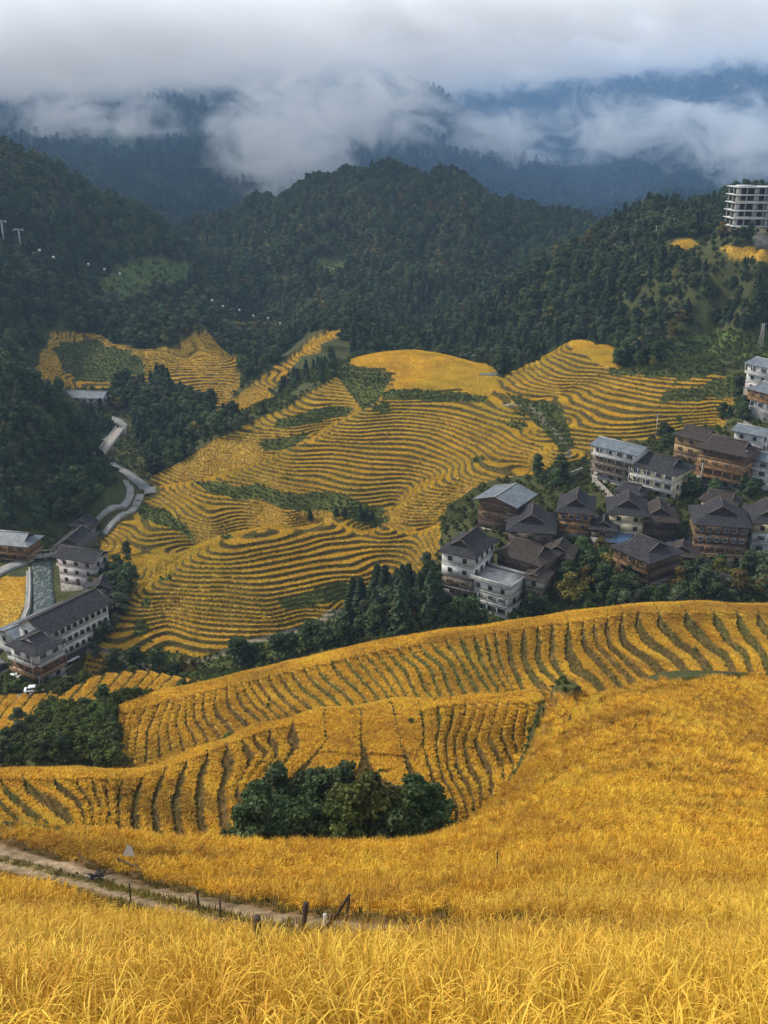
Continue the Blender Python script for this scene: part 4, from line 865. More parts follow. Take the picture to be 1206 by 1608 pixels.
# shrubs in the hidden gullies, weeds on terraces, scrub round the houses
def scrub(y0, y1, s, um, src, sc, label, cond, hh=2.5):
    X, Y = field_points(y0, y1, s, um); Z, m = land_pts(X, Y); k = cond(m, X, Y) & above_sight(X/Y, np.log(Y), Z, hh, .01)
    X, Y, Z = X[k], Y[k], Z[k]; n = len(X); scatter('undergrowth', np.stack([X, Y, Z-.1], 1), RNG.random(n)*6.283, sc*(.5+RNG.random(n)), src, label); print('scrub', n)
BS = crown(T_BSH)
scrub(60, 205, 1.7, .6, BS, .6, 'rough green scrub in the gullies between the spurs', lambda m, X, Y: m['other'] & ~((m['px'] > 360) & (Y > 96) & (Y < 150)))
scrub(84, 152, .8, .56, BS, .2, 'low scrub along the seam between the spurs', lambda m, X, Y: m['other'] & (m['px'] > 360) & (m['px'] < 890), 1)
scrub(205, 470, 2.3, .46, BS, .42, 'rough green scrub around the village and the river', lambda m, X, Y: m['other'] & (fbm(X/9, Y/9, 2) > -.25) & ~m['trail'] & ~m['road'] & ~((m['px'] < 150) & (m['py'] > 890) & (m['py'] < 1090)))
scrub(86, 205, .9, .56, BS, .17, 'weeds grown over bits of the striped spurs', lambda m, X, Y: m['weed'], 1)
scrub(205, 560, 1.25, .46, BS, .2, 'weeds and bean rows grown over patches of the terraces', lambda m, X, Y: m['weed'], 1)
scrub(330, 470, 1.6, .46, BS, .3, 'bushes and tall weeds over the green meadow', lambda m, X, Y: m['green'] & (fbm(X/12, Y/12, 2) > .05), 1)
scrub(470, 760, 3.0, .46, BS, .45, 'rows of low bushes over the green clearings', lambda m, X, Y: m['green'] & (np.sin(Y/2.2+X/9) > -.2), 1)
for _l in (T_FIR, T_BRD, T_GRY, T_AUT, T_BSH, T_NEAR):
    for _t in _l:
        if _t.name not in USED: print('UNPLACED', _t.name); place(_t, at_px(1150, 470, 400), 1, .9, 'tree high on the wooded slope below the flat fields', None)
# ------------------------------------------------------------------ air: even haze, and the low cloud caught on the mountains
def box_mesh(name, x0, x1, y0, y1, z0, z1, mats):
    V = [(x, y, z) for x in (x0, x1) for y in (y0, y1) for z in (z0, z1)]; F = [(0, 1, 3, 2), (4, 6, 7, 5), (0, 4, 5, 1), (2, 3, 7, 6), (0, 2, 6, 4), (1, 5, 7, 3)]
    return np_mesh(name, V, F, mats)
hm = bpy.data.materials.new('haze'); hm.use_nodes = True; nt = hm.node_tree; nt.nodes.remove(nt.nodes['Principled BSDF'])
pv = node(nt, 'ShaderNodeVolumePrincipled'); pv.inputs['Color'].default_value = (.42, .66, 1, 1); pv.inputs['Density'].default_value = .00010; pv.inputs['Anisotropy'].default_value = .1
nt.links.new(pv.outputs[0], nt.nodes['Material Output'].inputs['Volume'])
hz = link(bpy.data.objects.new('haze', box_mesh('haze', -2600, 2600, -60, 975, -190, 215, [hm]))); tag(hz, 'thin blue haze over the whole valley', 'haze', None, 'stuff')
cm = bpy.data.materials.new('low_cloud'); cm.use_nodes = True; nt = cm.node_tree; nt.nodes.remove(nt.nodes['Principled BSDF']); L = nt.links
geo = node(nt, 'ShaderNodeNewGeometry'); sx = node(nt, 'ShaderNodeSeparateXYZ'); L.new(geo.outputs['Position'], sx.inputs[0])
def M(op, a, b=None, c=None):
    n = node(nt, 'ShaderNodeMath', operation=op)
    for i, v in enumerate((a, b, c)):
        if v is None: continue
        if isinstance(v, (int, float)): n.inputs[i].default_value = v
        else: L.new(v, n.inputs[i])
    return n.outputs[0]
mpn = node(nt, 'ShaderNodeMapping'); mpn.inputs['Scale'].default_value = (1/70, 1/100, 1/48); L.new(geo.outputs['Position'], mpn.inputs[0])
n1 = node(nt, 'ShaderNodeTexNoise'); n1.inputs['Scale'].default_value = 1; n1.inputs['Detail'].default_value = 7; n1.inputs['Roughness'].default_value = .68; n1.inputs['Distortion'].default_value = 1.1; L.new(mpn.outputs[0], n1.inputs['Vector'])
g = M('MINIMUM', M('MULTIPLY', M('SUBTRACT', M('SUBTRACT', sx.outputs[2], M('MULTIPLY', sx.outputs[0], .07)), 86), 1/26), M('MULTIPLY', M('SUBTRACT', 185, sx.outputs[2]), 1/45))   # a layer with a soft base and top
for cx, cy_, cz, rx, ry, rz, amp in CLOUDS if 'CLOUDS' in globals() else [(-105, 1130, 5, 75, 110, 80, .95), (-40, 1230, 45, 110, 120, 45, .8), (330, 1420, 25, 130, 120, 45, .7), (470, 1350, 5, 90, 120, 55, .8), (170, 1450, 10, 120, 120, 50, .6), (-380, 1300, 30, 160, 150, 35, .5)]:
    d = None
    for o, c, r in ((0, cx, rx), (1, cy_, ry), (2, cz, rz)):
        q = M('MULTIPLY', M('SUBTRACT', sx.outputs[o], c), 1/r); q = M('MULTIPLY', q, q); d = q if d is None else M('ADD', d, q)
    g = M('MAXIMUM', g, M('SUBTRACT', amp, M('MULTIPLY', d, .8)))
dens = M('ADD', g, M('MULTIPLY', M('SUBTRACT', n1.outputs[0], .5), 7.5))
dens = M('MINIMUM', M('MAXIMUM', M('SUBTRACT', dens, .1), 0), 1.0)
dens = M('MULTIPLY', dens, .02)
v1 = node(nt, 'ShaderNodeVolumeScatter'); v1.inputs['Color'].default_value = (.90, .96, 1, 1); v1.inputs['Anisotropy'].default_value = .1; L.new(dens, v1.inputs['Density'])
v2 = node(nt, 'ShaderNodeVolumePrincipled'); v2.inputs['Color'].default_value = (.34, .60, 1, 1); v2.inputs['Density'].default_value = .0008
ad = node(nt, 'ShaderNodeAddShader'); L.new(v1.outputs[0], ad.inputs[0]); L.new(v2.outputs[0], ad.inputs[1]); L.new(ad.outputs[0], nt.nodes['Material Output'].inputs['Volume'])
cm.cycles.volume_step_rate = .14; cm.cycles.homogeneous_volume = False
cl = link(bpy.data.objects.new('low_cloud', box_mesh('low_cloud', -2600, 2600, 975.1, 3300, -190, 215, [cm]))); tag(cl, 'low grey cloud and mist hiding the mountain tops', 'cloud', None, 'stuff')
# ------------------------------------------------------------------ the village
house('white four storey house with small square windows under a grey tiled roof, lowest left of the village', (741, 948), -30, 8.6, 13, ['pinkish', 'grey_wood', 'white_wall', 'white_wall'], 'obww', 'wbww', H=3.3, fh=3.1, rmat='tile', name='village_house', gmat='dark_wood')
house('brown boarded house with patched grey metal roof at the terrace foot', (806, 838), -33, 11, 11, ['dark_wood', 'wood', 'wood'], 'nww', 'ooo', roof='gable', H=2.0, fh=2.7, rmat='metal_roof', name='village_house', gmat='wood', eave=1.3)
house('house with tan lower walls and wide dark roof between the patched roof and the balcony house', (866, 872), -10, 11.5, 14, ['grey_wood', 'grey_wood'], 'ww', 'nn', H=4, fh=3.2, rmat='tile', name='village_house')
house('house with orange timber gallery under a steep grey hipped roof', (925, 850), -14, 8.6, 13, ['concrete', 'orange_wood', 'orange_wood'], 'nbW', 'www', H=3.4, fh=2.6, rmat='tile', name='village_house')
house('low broad house with blackish brown roof and orange lower gallery beside the white house', (845, 932), -40, 12.5, 9.5, ['orange_wood', 'wood', 'grey_wood'], 'bbw', 'wnn', ridge='x', H=3.0, fh=2.55, rmat='brown_tile', name='village_house')
house('flat roofed pale concrete building with two balcony levels, lowest in the village', (799, 970), -36, 11, 8, ['white_wall', 'concrete', 'white_wall'], 'bbw', 'wwn', roof='flat', fh=2.6, name='concrete_house')
house('narrow little timber house with dark pitched roof at the tree edge', (850, 953), -28, 4.6, 6, ['grey_wood', 'grey_wood', 'white_wall'], 'www', 'nnn', H=1.5, fh=2.3, name='village_house', rmat='brown_tile')
house('long four storey guesthouse with low blue grey metal roof at the top of the village', (994, 768), -44, 14.5, 8.2, ['pinkish', 'grey_wood', 'grey_wood', 'white_wall'], 'obbb', 'nnnn', roof='gable', ridge='x', H=1.5, fh=2.55, rmat='metal_roof', name='guesthouse', gmat='white_wall')
house('cream framed guesthouse with rows of balconies and black hipped roof', (1056, 790), -42, 14, 11, ['cream_wall', 'cream_wall', 'cream_wall'], 'obb', 'wwn', ridge='x', H=3.0, fh=2.75, rmat='tile', name='guesthouse', gmat='dark_wood')
house('ochre timber house with dark brown roof in front of the terraces', (1107, 735), -50, 11.5, 7.5, ['wood', 'ochre_wood', 'ochre_wood'], 'www', 'wnn', ridge='x', H=2.8, fh=2.7, rmat='brown_tile', name='village_house')
house('long brown roofed inn with orange galleries and red boards', (1164, 775), -42, 14.5, 9.5, ['pinkish', 'red_wood', 'orange_wood', 'wood'], 'obbo', 'wwww', ridge='x', H=2.8, fh=2.7, rmat='brown_tile', name='guesthouse')
house('white concrete house with open floors at the right edge beside the long inn', (1206, 770), -40, 9, 8, ['white_wall', 'white_wall', 'concrete'], 'bbb', 'bbw', roof='gable', ridge='x', H=1.0, fh=2.7, rmat='metal_roof', name='concrete_house')
house('purple grey building on a stone platform high at the right edge', (1214, 668), -62, 12, 9, ['pinkish', 'white_wall', 'orange_wood'], 'wbb', 'www', roof='hip', ridge='x', H=2.0, fh=3.0, rmat='metal_roof', name='guesthouse', base='concrete', drop=7)
house('yellow cream gabled house with four small windows and deep dark roof', (1010, 855), -12, 9.6, 12, ['concrete', 'cream_wall', 'cream_wall'], 'www', 'nww', H=3.6, fh=2.6, rmat='tile', name='village_house')
house('black boarded house joined to the right of the yellow cream house', (1058, 862), -9, 8.6, 11, ['dark_wood', 'dark_wood', 'dark_wood'], 'nnn', 'nwn', H=3.3, fh=2.5, rmat='brown_tile', name='village_house')
house('tall brown house with white gallery posts at the lower edge of the village', (1014, 934), -56, 11.5, 11.5, ['grey_wood', 'wood', 'wood'], 'oob', 'bnn', ridge='x', H=3.0, fh=2.8, rmat='tile', name='village_house')
house('big red brown timber house with two rows of white windows', (1167, 890), -11, 13, 13, ['cream_wall', 'wood', 'wood', 'wood'], 'wbWW', 'nnnn', H=4.4, fh=2.7, rmat='tile', name='village_house', gmat='dark_wood')
house('cream and white house cut by the right edge beside the big timber house', (1232, 872), -10, 9, 12, ['white_wall', 'white_wall', 'cream_wall'], 'bbw', 'www', H=3.6, fh=2.9, rmat='tile', name='village_house')
house('low dark roofed barn among trees below the big timber house', (1128, 940), -48, 10, 8, ['dark_wood'], 'n', 'n', roof='gable', ridge='x', H=1.7, fh=2.4, rmat='tile', name='barn')
house('little shed with bright blue metal roof under the yellow cream house', (985, 868), -15, 5.5, 4, ['dark_wood'], 'n', 'n', roof='shed', fh=2.3, rmat='blue_roof', name='shed', cat='shed')
house('shed with dull blue roof right of the tall brown house', (1082, 880), -12, 5, 5, ['dark_wood'], 'n', 'n', roof='shed', fh=2.5, rmat='blue_roof', name='shed', cat='shed')
house('pale blue roofed shed right of the orange gallery house', (948, 838), -20, 3.5, 4, ['white_wall'], 'n', 'n', roof='shed', fh=2.3, rmat='metal_roof', name='shed', cat='shed')
house('blue grey metal canopy shed on the left of the tan walled house', (826, 840), -22, 5.2, 6.5, ['grey_wood', 'dark_wood'], 'nn', 'nn', roof='shed', fh=2.9, rmat='metal_roof', name='shed', cat='shed')
house('middle brown roofed house between the ochre house and the long inn', (1136, 748), -46, 8.5, 8, ['wood', 'grey_wood', 'wood'], 'bww', 'www', ridge='x', H=2.6, fh=2.7, rmat='brown_tile', name='village_house')
house('white walled house with grey metal roof behind the long inn', (1192, 728), -44, 9, 7, ['white_wall', 'pinkish', 'white_wall'], 'wbw', 'www', roof='gable', ridge='x', H=1.3, fh=2.8, rmat='metal_roof', name='village_house')
house('pale green walled house topmost at the right edge', (1204, 622), -60, 9, 9, ['pinkish', 'white_wall', 'white_wall'], 'wwb', 'www', roof='gable', ridge='x', H=1.4, fh=2.9, rmat='metal_roof', name='village_house')
house('small grey timber house in the gap right of the orange gallery house', (962, 862), -16, 6, 7, ['concrete', 'grey_wood'], 'ww', 'ww', H=2.0, fh=2.5, rmat='tile', name='village_house')
house('dark timber house between the tall brown house and the big timber house', (1088, 905), -20, 7, 7, ['grey_wood', 'wood'], 'wb', 'ww', H=2.2, fh=2.6, rmat='brown_tile', name='village_house')
house('little roofed woodshed under the guesthouses', (1040, 812), -40, 5, 4, ['dark_wood'], 'n', 'n', roof='gable', ridge='x', H=1.0, fh=2.3, rmat='tile', name='shed', cat='shed')
house('tan low house with brown roof behind the big timber house', (1150, 822), -30, 9, 7, ['grey_wood', 'cream_wall'], 'ww', 'ww', ridge='x', H=2.2, fh=2.6, rmat='brown_tile', name='village_house')
house('grey timber house behind the yellow cream house', (1002, 806), -35, 7, 6, ['grey_wood', 'grey_wood'], 'wb', 'ww', ridge='x', H=1.9, fh=2.4, rmat='tile', name='village_house')
house('low woodshed at the foot of the long inn', (1132, 788), -42, 6, 4, ['grey_wood'], 'n', 'n', roof='shed', fh=2.2, rmat='tile', name='shed', cat='shed')
house('brown house peeping from the trees right of the flat roofed building', (893, 905), -22, 7, 8, ['wood', 'grey_wood'], 'bw', 'ww', H=2.4, fh=2.6, rmat='brown_tile', name='village_house')
# valley houses
house('long white hotel wing with arched dark windows running back from the river bend', (80, 1064), -32, 9.5, 20, ['dark_wood', 'white_wall', 'white_wall', 'white_wall'], 'nwww', 'nWWW', H=2.6, fh=2.9, rmat='tile', name='hotel', roof='gable', gmat='white_wall', cat='hotel')
house('front part of the hotel with red brown gallery and small dark hipped roof', (64, 1086), -32, 9, 7.5, ['concrete', 'red_wood', 'white_wall'], 'obb', 'obb', ridge='y', H=2.1, fh=3.0, rmat='tile', name='hotel', cat='hotel')
house('long low building with plain blue grey roof behind the hotel', (34, 1040), -36, 8.5, 19, ['concrete', 'concrete'], 'nw', 'nn', roof='gable', H=1.6, fh=2.9, rmat='metal_roof', name='valley_house')
house('dark hip roofed house standing between river and pink walled house', (135, 968), 8, 8.6, 9, ['white_wall', 'grey_wood'], 'ww', 'ww', H=3.0, fh=2.7, rmat='tile', name='valley_house')
house('pink white walled valley house with rows of small square windows', (152, 925), -18, 12, 7, ['pinkish', 'pinkish', 'pinkish'], 'www', 'www', ridge='x', H=1.8, fh=2.7, rmat='tile', name='valley_house', roof='gable')
house('grey roofed valley house nearest the old bridge', (128, 888), -8, 8, 13, ['grey_wood', 'grey_wood'], 'ww', 'nn', H=2.8, fh=2.6, rmat='tile', name='valley_house')
house('small roofed house highest in the valley cluster', (140, 850), -14, 6, 7, ['concrete', 'grey_wood'], 'nw', 'nn', H=2, fh=2.4, rmat='tile', name='valley_house')
house('long orange fronted timber house across the river at the left edge', (46, 886), -12, 15, 8, ['orange_wood', 'orange_wood'], 'ob', 'nn', ridge='x', H=2.6, fh=2.8, rmat='metal_roof', name='valley_house')
house('small dark roof behind the hotel against the trees', (160, 985), -35, 5, 9, ['dark_wood', 'dark_wood'], 'nn', 'nn', H=1.7, fh=2.4, rmat='tile', name='valley_house', roof='gable')
house('long pale roofed lodge below the far left terraces', (162, 642), -6, 21, 9, ['grey_wood', 'pinkish'], 'ww', 'ww', ridge='x', H=2.2, fh=2.6, rmat='metal_roof', name='lodge', roof='gable', y0=400)
# the unfinished concrete block on the hill
X, Y = hit(1150, 369, 440); e = link(bpy.data.objects.new('unfinished_building', None)); e.location = (X, Y, h1(X, Y)); e.rotation_euler = (0, 0, math.radians(-4)); tag(e, 'tall unfinished concrete building with open floors on the wooded ridge', 'building')
MB().box(0, 24, -.5, 15.5, -6, .1).part('foundation', BM['stone'], e); MB().box(.2, 23.8, 1.0, 15, .1, 3.6).part('wall', BM['cream_wall'], e)
for k in range(6):
    z = 3.6+k*3.35; MB().box(-.9, 24.9, -.9, 16, z, z+.32).part('floor_slab', BM['trim'], e)
    if k < 5:
        c = MB()
        for x in (0, 4, 8, 12, 15.5, 20, 23.5):
            for y in (0, 7, 14.6): c.box(x, x+.45, y, y+.45, z+.32, z+3.35)
        c.part('columns', BM['concrete'], e); q = MB()
        for x in (0.5, 8.5, 16): q.box(x+.2, x+2.4, 4.5, 4.7, z+.33, z+3.34)
        q.box(14.2, 15.4, 1.5, 6, z+.33, z+3.34).part('inner_wall', BM['white_wall'], e); MB().box(.5, 23.4, 6.6, 6.8, z+.33, z+3.34).part('back_wall', BM['dark_wood'], e)
        if k % 2: MB().box(-.85, 13, -.88, -.8, z+.33, z+1.1).part('balustrade', BM['concrete'], e)
    for i in range(5):
        if k == 0: put_win(e, 'dark', (2.5+i*4.4, .93, 2.1), 0)
MB().box(1, 8, 1, 8, 23.7-3.35+.33, 24.6-3.35).part('roof_frame', BM['trim'], e); MB().box(15.5, 27, -3, -.95, .1, 13).part('annex', BM['white_wall'], e)
for k in range(4):
    for i in range(3): put_win(e, 'long', (17.5+i*3.4, -3.05, 2+k*3.1), 0)

# ------------------------------------------------------------------ roads, river, bridges, walls
def ribbon(name, pts, y0, w, mat, lift=.3, kind='structure', flat=False, label=None, thick=0):
    P = np.array([hit(px, py, y0) for px, py in pts]); seg = np.r_[0, np.cumsum(np.hypot(*np.diff(P, axis=0).T))]; n = max(8, int(seg[-1]/1.5)); s = np.linspace(0, seg[-1], n)
    X = np.interp(s, seg, P[:, 0]); Y = np.interp(s, seg, P[:, 1])
    for _ in range(4): X[1:-1] = (X[:-2]+X[1:-1]*2+X[2:])/4; Y[1:-1] = (Y[:-2]+Y[1:-1]*2+Y[2:])/4
    tx = np.gradient(X); ty = np.gradient(Y); ln = np.hypot(tx, ty); nx, ny = -ty/ln, tx/ln; m = 5; V = []
    for j in range(m):
        o = (j/(m-1)-.5)*w; V.append(np.stack([X+nx*o, Y+ny*o, height(X+nx*o, Y+ny*o)+lift], 1))
    V = np.stack(V, 1)
    V[:, :, 2] = V[:, :, 2].mean(1, keepdims=True)*.75+V[:, :, 2]*.25+.1
    V = np.concatenate([V, V[:, [m-1, 0]]-np.array([0, 0, 1.4])], 1); mm = m+2; V = V.reshape(-1, 3); F = []
    for i in range(n-1):
        for j in range(mm): a = i*mm+j; b = i*mm+(j+1) % mm; F.append((a, b, b+mm, a+mm))
    o = link(bpy.data.objects.new(name, np_mesh(name, V, F, [BM[mat]], smooth=False))); tag(o, label, None, None, kind); return o
for pts, y0, w, nm in RIVER: ribbon('river', pts, y0, w, 'water' if y0 < 250 else 'paleroad', .15)
for (pts, y0, w), mt in zip(ROADS, ('paleroad', 'asphalt', 'paleroad', 'paleroad')): ribbon('road', pts, y0, w, mt, .4)
ribbon('path', [(46, 900), (46, 930), (44, 960), (34, 985), (14, 1010), (-10, 1030)], 200, 1.6, 'paleroad', .5)
ribbon('parking_lot', [(-30, 1040), (-5, 1060), (20, 1075), (60, 1092)], 190, 8, 'paleroad', .12)
def wall_line(label, pts, y0, hgt, mat, th=.4, name='retaining_wall', cat='wall'):
    P = np.array([hit(px, py, y0) for px, py in pts]); o = MB(); z = [h1(*p) for p in P]
    for (a, za), (b, zb) in zip(list(zip(P, z))[:-1], list(zip(P, z))[1:]):
        d = (b-a)/np.hypot(*(b-a)); nn = np.array([-d[1], d[0]])*th/2
        c = [(*(a-nn), za), (*(b-nn), zb), (*(b+nn), zb), (*(a+nn), za)]; lo = [(x, y, q-2) for x, y, q in c]; hi = [(x, y, q+hgt) for x, y, q in c]
        for i in range(4): j = (i+1) % 4; o.quad(lo[i], lo[j], hi[j], hi[i])
        o.quad(*hi)
    ob = link(bpy.data.objects.new(name, o.mesh(name, BM[mat]))); tag(ob, label, cat)
wall_line('pale retaining wall stepping down beside the long guesthouse', [(930, 758), (950, 778), (968, 798), (985, 812)], 220, 2.4, 'stone')
wall_line('stone river wall along the flat golden field', [(47, 898), (48, 930), (46, 960), (36, 985), (16, 1010)], 200, 1.2, 'concrete')
wall_line('curved pale wall of the platform high at the right edge', [(1172, 646), (1180, 655), (1200, 664), (1225, 668)], 250, 3.0, 'paleroad')
wall_line('stone wall under the right edge platform with rubble face', [(1166, 676), (1180, 686), (1206, 698)], 250, 3.2, 'stone')
wall_line('grey wall behind the roofs beside the brown dug plot', [(866, 742), (890, 748), (915, 738)], 230, 1.2, 'stone')
def bridge(label, a, b, y0, w, name='bridge'):
    A = np.array(hit(*a, y0)); B = np.array(hit(*b, y0)); e = link(bpy.data.objects.new(name, None)); z = max(h1(*A), h1(*B)); m = (A+B)/2; e.location = (m[0], m[1], z); d = B-A; Ln = float(np.hypot(*d)); e.rotation_euler = (0, 0, math.atan2(d[1], d[0])); tag(e, label, 'bridge')
    MB().box(-Ln/2, Ln/2, -w/2, w/2, .5, 1.0).part('deck', BM['stone'], e)
    r = MB()
    for s in (-1, 1):
        r.box(-Ln/2, Ln/2, s*w/2-.08, s*w/2+.08, 1.75, 1.87)
        for i in range(int(Ln/1.5)+1): x = -Ln/2+i*1.5; r.box(x, x+.12, s*w/2-.07, s*w/2+.07, 1.0, 1.75)
    r.part('railing', BM['trim'], e); MB().box(-Ln/2-.5, -Ln/2+1, -w/2-.2, w/2+.2, -2.5, .5).box(Ln/2-1, Ln/2+.5, -w/2-.2, w/2+.2, -2.5, .5).box(-.5, .5, -w/2+.2, w/2-.2, -2.5, .5).part('pier', BM['stone'], e)
bridge('old stone bridge over the river by the orange fronted house', (48, 880), (95, 874), 240, 3.2)
bridge('dark road bridge at the river bend above the terraces', (150, 728), (196, 733), 290, 3.5)

# ------------------------------------------------------------------ cars, poles, cable car
m_, nt_, b_ = new_mat('car_paint_white'); b_.inputs['Base Color'].default_value = (.72, .73, .74, 1); b_.inputs['Roughness'].default_value = .3; BM['carw'] = m_
m_, nt_, b_ = new_mat('car_paint_dark'); b_.inputs['Base Color'].default_value = (.03, .03, .035, 1); b_.inputs['Roughness'].default_value = .25; BM['card'] = m_
m_, nt_, b_ = new_mat('rubber'); b_.inputs['Base Color'].default_value = (.02, .02, .02, 1); BM['rubber'] = m_
def prism(mb, prof, y0, y1):
    o = len(mb.V); n = len(prof); mb.V += [(x, y0, z) for x, z in prof]+[(x, y1, z) for x, z in prof]
    for i in range(n): j = (i+1) % n; mb.F.append((o+i, o+j, o+n+j, o+n+i))
    for i in range(1, n-1): mb.T += [(o, o+i+1, o+i), (o+n, o+n+i, o+n+i+1)]
    return mb
def make_car(label, paint):
    e = link(bpy.data.objects.new('parked_car', None)); tag(e, label, 'car', 'cars parked by the hotel')
    prism(MB(), [(-2.1, .35), (2.1, .35), (2.15, .7), (1.9, .88), (1.1, .95), (-1.7, .98), (-2.1, .9)], -.86, .86).part('body', BM[paint], e)
    prism(MB(), [(-1.65, .98), (1.1, .955), (.45, 1.42), (-1.2, 1.46)], -.74, .74).part('windows', BM['glass'], e)
    prism(MB(), [(-1.15, 1.462), (.42, 1.425), (.36, 1.47), (-1.05, 1.5)], -.72, .72).part('car_roof', BM[paint], e)
    for x in (-1.3, 1.35):
        for y in (-.8, .8): MB().bar((x, y-.1, .33), (x, y+.1, .33), .33, 12).part('wheel', BM['rubber'], e)
    return e
for lab, pnt, p, r in [('white car parked nearest the hotel front', 'carw', (55, 1094), 14), ('white car parked left of the hotel gallery', 'carw', (26, 1070), 24), ('black car parked at the far left beyond the hotel', 'card', (3, 1054), 60), ('white car parked under the long hotel wing', 'carw', (112, 1040), 55)]:
    c = make_car(lab, pnt); X, Y = hit(*p, 190); c.location = (X, Y, h1(X, Y)+.3); c.rotation_euler = (0, 0, math.radians(r))
def pole(label, p, y0, h, arms=1, group=None, lattice=False):
    X, Y = hit(*p, y0); e = link(bpy.data.objects.new('utility_pole', None)); e.location = (X, Y, h1(X, Y)-.3); tag(e, label, 'utility pole', group)
    if lattice:
        q = MB()
        for sx_ in (-1, 1):
            for sy in (-1, 1): q.bar((sx_*.9, sy*.9, 0), (sx_*.3, sy*.3, h), .09, 4)
        for k in range(int(h/1.5)):
            z = k*1.5; a = .9-.6*z/h; b = .9-.6*(z+1.5)/h; q.bar((-a, -a, z), (b, -b, z+1.5), .05, 4).bar((a, -a, z), (-b, -b, z+1.5), .05, 4)
        q.part('mast', BM['concrete'], e)
    else: MB().bar((0, 0, 0), (0, 0, h), .14, 8).part('mast', BM['concrete'], e)
    for k in range(arms):
        MB().box(-1.3, 1.3, -.06, .06, h-.5-k*1.1, h-.36-k*1.1).part('crossarm', BM['frame_dark'], e)
        i_ = MB()
        for x in (-1.15, -.5, .5, 1.15): i_.bar((x, 0, h-.36-k*1.1), (x, 0, h-.12-k*1.1), .06, 6)
        i_.part('insulators', BM['trim'], e)
pole('slim pole standing at the terrace edge above the guesthouse', (1029, 690), 240, 9)
pole('tall pole in front of the long brown roofed inn', (1164, 768), 240, 12, 2)
pole('lattice mast on the green meadow at the right edge', (1193, 552), 330, 11.5, 3, lattice=True)
pole('left one of two poles above the wooded slope', (1028, 388), 440, 9)
pole('right one of two poles above the wooded slope', (1056, 378), 440, 9)
pole('thin pole below the cream framed guesthouse', (1098, 772), 220, 9)
pole('pole standing on the grey wall by the platform building', (1168, 640), 250, 9)
def cabin(p, f):
    u, e_ = ue(*p); X, Y = hit(*p, 380); Y *= f; X = float(u)*Y; z = float(e_)*Y
    e = link(bpy.data.objects.new('cable_car_cabin', None)); e.location = (X, Y, z); e.scale = (.62, .62, .62); tag(e, 'small white cable car cabin hanging over the dark forest', 'cable car', 'cable car cabins over the forest')
    prism(MB(), [(-.7, -1), (.7, -1), (1.0, -.1), (.8, .95), (-.8, .95), (-1.0, -.1)], -.9, .9).part('cabin', BM['carw'], e); MB().box(-.93, .93, -.93, .93, -.05, .5).part('windows', BM['glass'], e)
    MB().bar((0, 0, .95), (0, 0, 3.2), .06, 4).part('hanger', BM['frame_dark'], e); return (X, Y, z+2.0)
CB = [[(62, 393), (84, 404), (139, 415), (164, 423), (188, 430)], [(333, 472), (350, 481), (376, 487), (398, 496), (421, 500), (440, 508), (465, 512)]]
for seg, f in zip(CB, (.93, .88)):
    pts = [cabin(p, f) for p in seg]; V, F = tube(pts, [.05]*len(pts), 4); o = link(bpy.data.objects.new('cable', np_mesh('cable', V, F, [BM['frame_dark']]))); tag(o, 'thin cable carrying the %s white cabins' % ('upper left' if f > .9 else 'central'), 'cable')
def pylon(label, p):
    X, Y = hit(*p, 450); e = link(bpy.data.objects.new('cable_car_pylon', None)); e.location = (X, Y, h1(X, Y)); tag(e, label, 'pylon')
    MB().bar((0, 0, 0), (0, 0, 14), .38, 8).part('mast', BM['concrete'], e); MB().box(-2.6, 2.6, -.25, .25, 13.5, 14).part('crossarm', BM['concrete'], e); q = MB()
    for s in (-1, 1): q.bar((s*2.5, -2, 13.3), (s*2.5, 2, 13.3), .2, 6)
    q.part('wheel_set', BM['concrete'], e)
pylon('white cable car pylon at the far left of the dark slope', (8, 392)); pylon('white cable car pylon second from the left edge', (34, 400))
# small pond beside the high field
ribbon('pond', [(755, 588), (768, 589), (782, 587)], 330, 4, 'water', .25)

# ------------------------------------------------------------------ by the dirt track
bmx('sheet', (.75, .74, .70), (.85, .84, .80), 3, .6, 3)
def post(label, p, h, r, tilt, mat='dark_wood', y0=8, name='fence_post', group=None, dz=0):
    X, Y = hit(*p, y0); q = MB(); q.bar((0, 0, -.4), (0, 0, h), r, 8); o = link(bpy.data.objects.new(name, q.mesh(name, BM[mat]))); o.location = (X, Y, h1(X, Y)+dz); o.rotation_euler = tilt; tag(o, label, 'post', group); return X, Y
post('thick black wooden post leaning by the lower track end', (470, 1512), 1.2, .045, (0, .12, 0))
post('short black wooden post sunk in the rice left of the taller one', (410, 1562), 1.0, .048, (0, 0, 0))
post('thin stake at the near edge of the dirt track, left one of three', (205, 1414), .95, .03, (0, .03, 0))
post('thin stake at the near edge of the dirt track, middle one of three', (315, 1448), 1.2, .03, (0, -.02, 0))
post('thin stake at the near edge of the dirt track, right one of three', (347, 1452), 1.0, .028, (0, .02, 0))
post('thin straight stake standing alone in the near golden slope', (780, 1368), 1.3, .028, (0, 0, 0))
post('pale short stake beside the black tripod frame', (512, 1500), .9, .035, (0, 0, 0), 'trim')
X, Y = hit(530, 1512, 8); e = link(bpy.data.objects.new('tripod_frame', None)); e.location = (X, Y, h1(X, Y)); tag(e, 'rough black frame of leaning poles right of the thick post', 'frame')
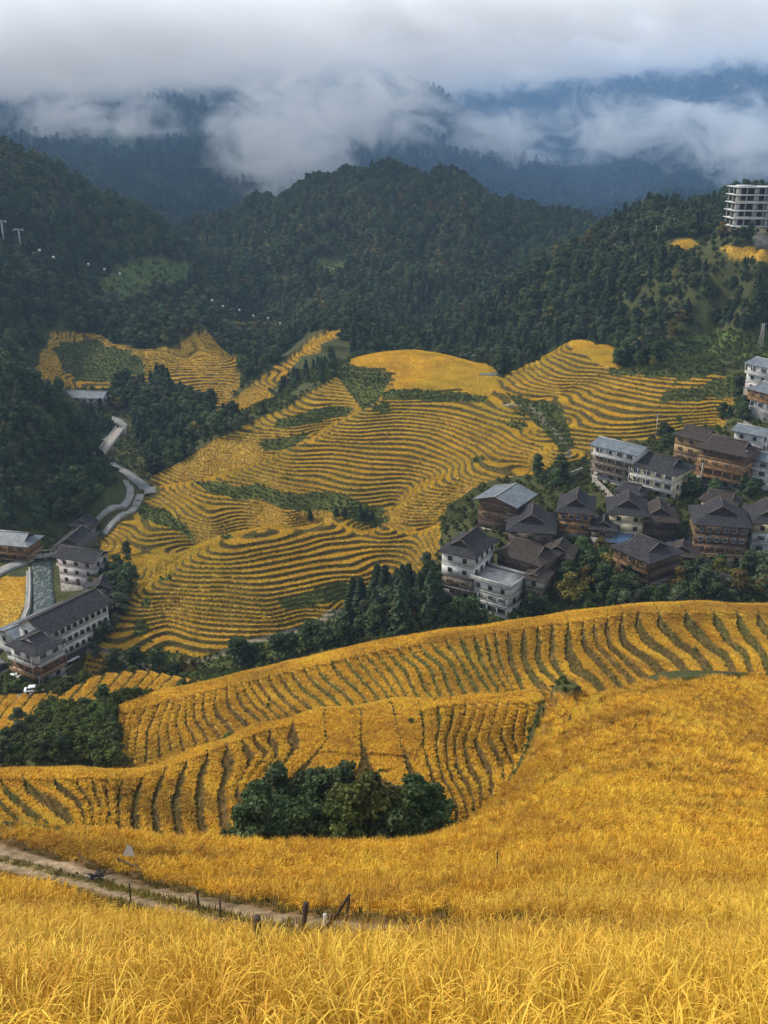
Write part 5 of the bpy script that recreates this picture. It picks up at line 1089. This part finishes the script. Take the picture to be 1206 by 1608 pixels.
MB().bar((-.12, 0, -.3), (-.08, 0, .95), .028).part('leg', BM['dark_wood'], e); MB().bar((-.14, .1, .6), (.2, .05, 1.3), .022).part('leg', BM['dark_wood'], e); MB().bar((.02, -.1, -.3), (.2, .05, 1.3), .022).part('leg', BM['dark_wood'], e); MB().bar((-.28, 0, .6), (-.06, .02, .85), .022).part('brace', BM['dark_wood'], e); MB().bar((0, .1, .15), (.25, .1, .3), .02).part('brace', BM['dark_wood'], e)
def rail(label, a, b, z, extra=None):
    A = np.array(hit(*a, 20)); B = np.array(hit(*b, 20)); e = link(bpy.data.objects.new('track_rail', None)); za = h1(*A); e.location = (A[0], A[1], za); tag(e, label, 'rail')
    d = (B[0]-A[0], B[1]-A[1], h1(*B)-za); MB().bar((0, 0, z), (d[0], d[1], d[2]+z), .045).part('rail_bar', BM['dark_wood'], e)
    MB().bar((0, 0, -.2), (0, 0, z+.15), .06).part('leg', BM['red_wood'], e); MB().bar((d[0]*.8, d[1]*.8, d[2]*.8-.3), (d[0]*.8, d[1]*.8, d[2]*.8+z+.1), .06).part('leg', BM['red_wood'], e); return e
rail('low dark rail in front of the white sheet beside the track', (186, 1352), (244, 1362), .35)
rail('short dark rail at the far edge of the track near the left', (124, 1334), (146, 1344), .3)
X, Y = hit(201, 1352, 20); o = link(bpy.data.objects.new('white_sheet', MB().quad((-.33, 0, 0), (.36, .05, -.08), (.2, .12, .5), (-.02, .1, .68)).quad((-.33, .03, 0), (-.02, .13, .68), (.2, .15, .5), (.36, .08, -.08)).mesh('white_sheet', BM['sheet']))); o.location = (X, Y+.15, h1(X, Y)+.45); tag(o, 'pale sheet propped against the rice behind the low rail', 'sheet')
X, Y = hit(152, 1376, 20); g_ = np.random.default_rng(5); q = MB()
for k in range(70): a = g_.random()*6.28; b = g_.random()*1.2; q.bar(tuple(g_.normal(size=3)*[.22, .14, .05]+[0, 0, .14]), tuple(g_.normal(size=3)*[.38, .22, .1]+[0, 0, .3]), .015+.02*g_.random(), 4)
o = link(bpy.data.objects.new('brush_heap', q.mesh('brush_heap', BM['card']))); o.location = (X, Y, h1(X, Y)); tag(o, 'small black tangled heap lying in the near rut of the track', 'heap')
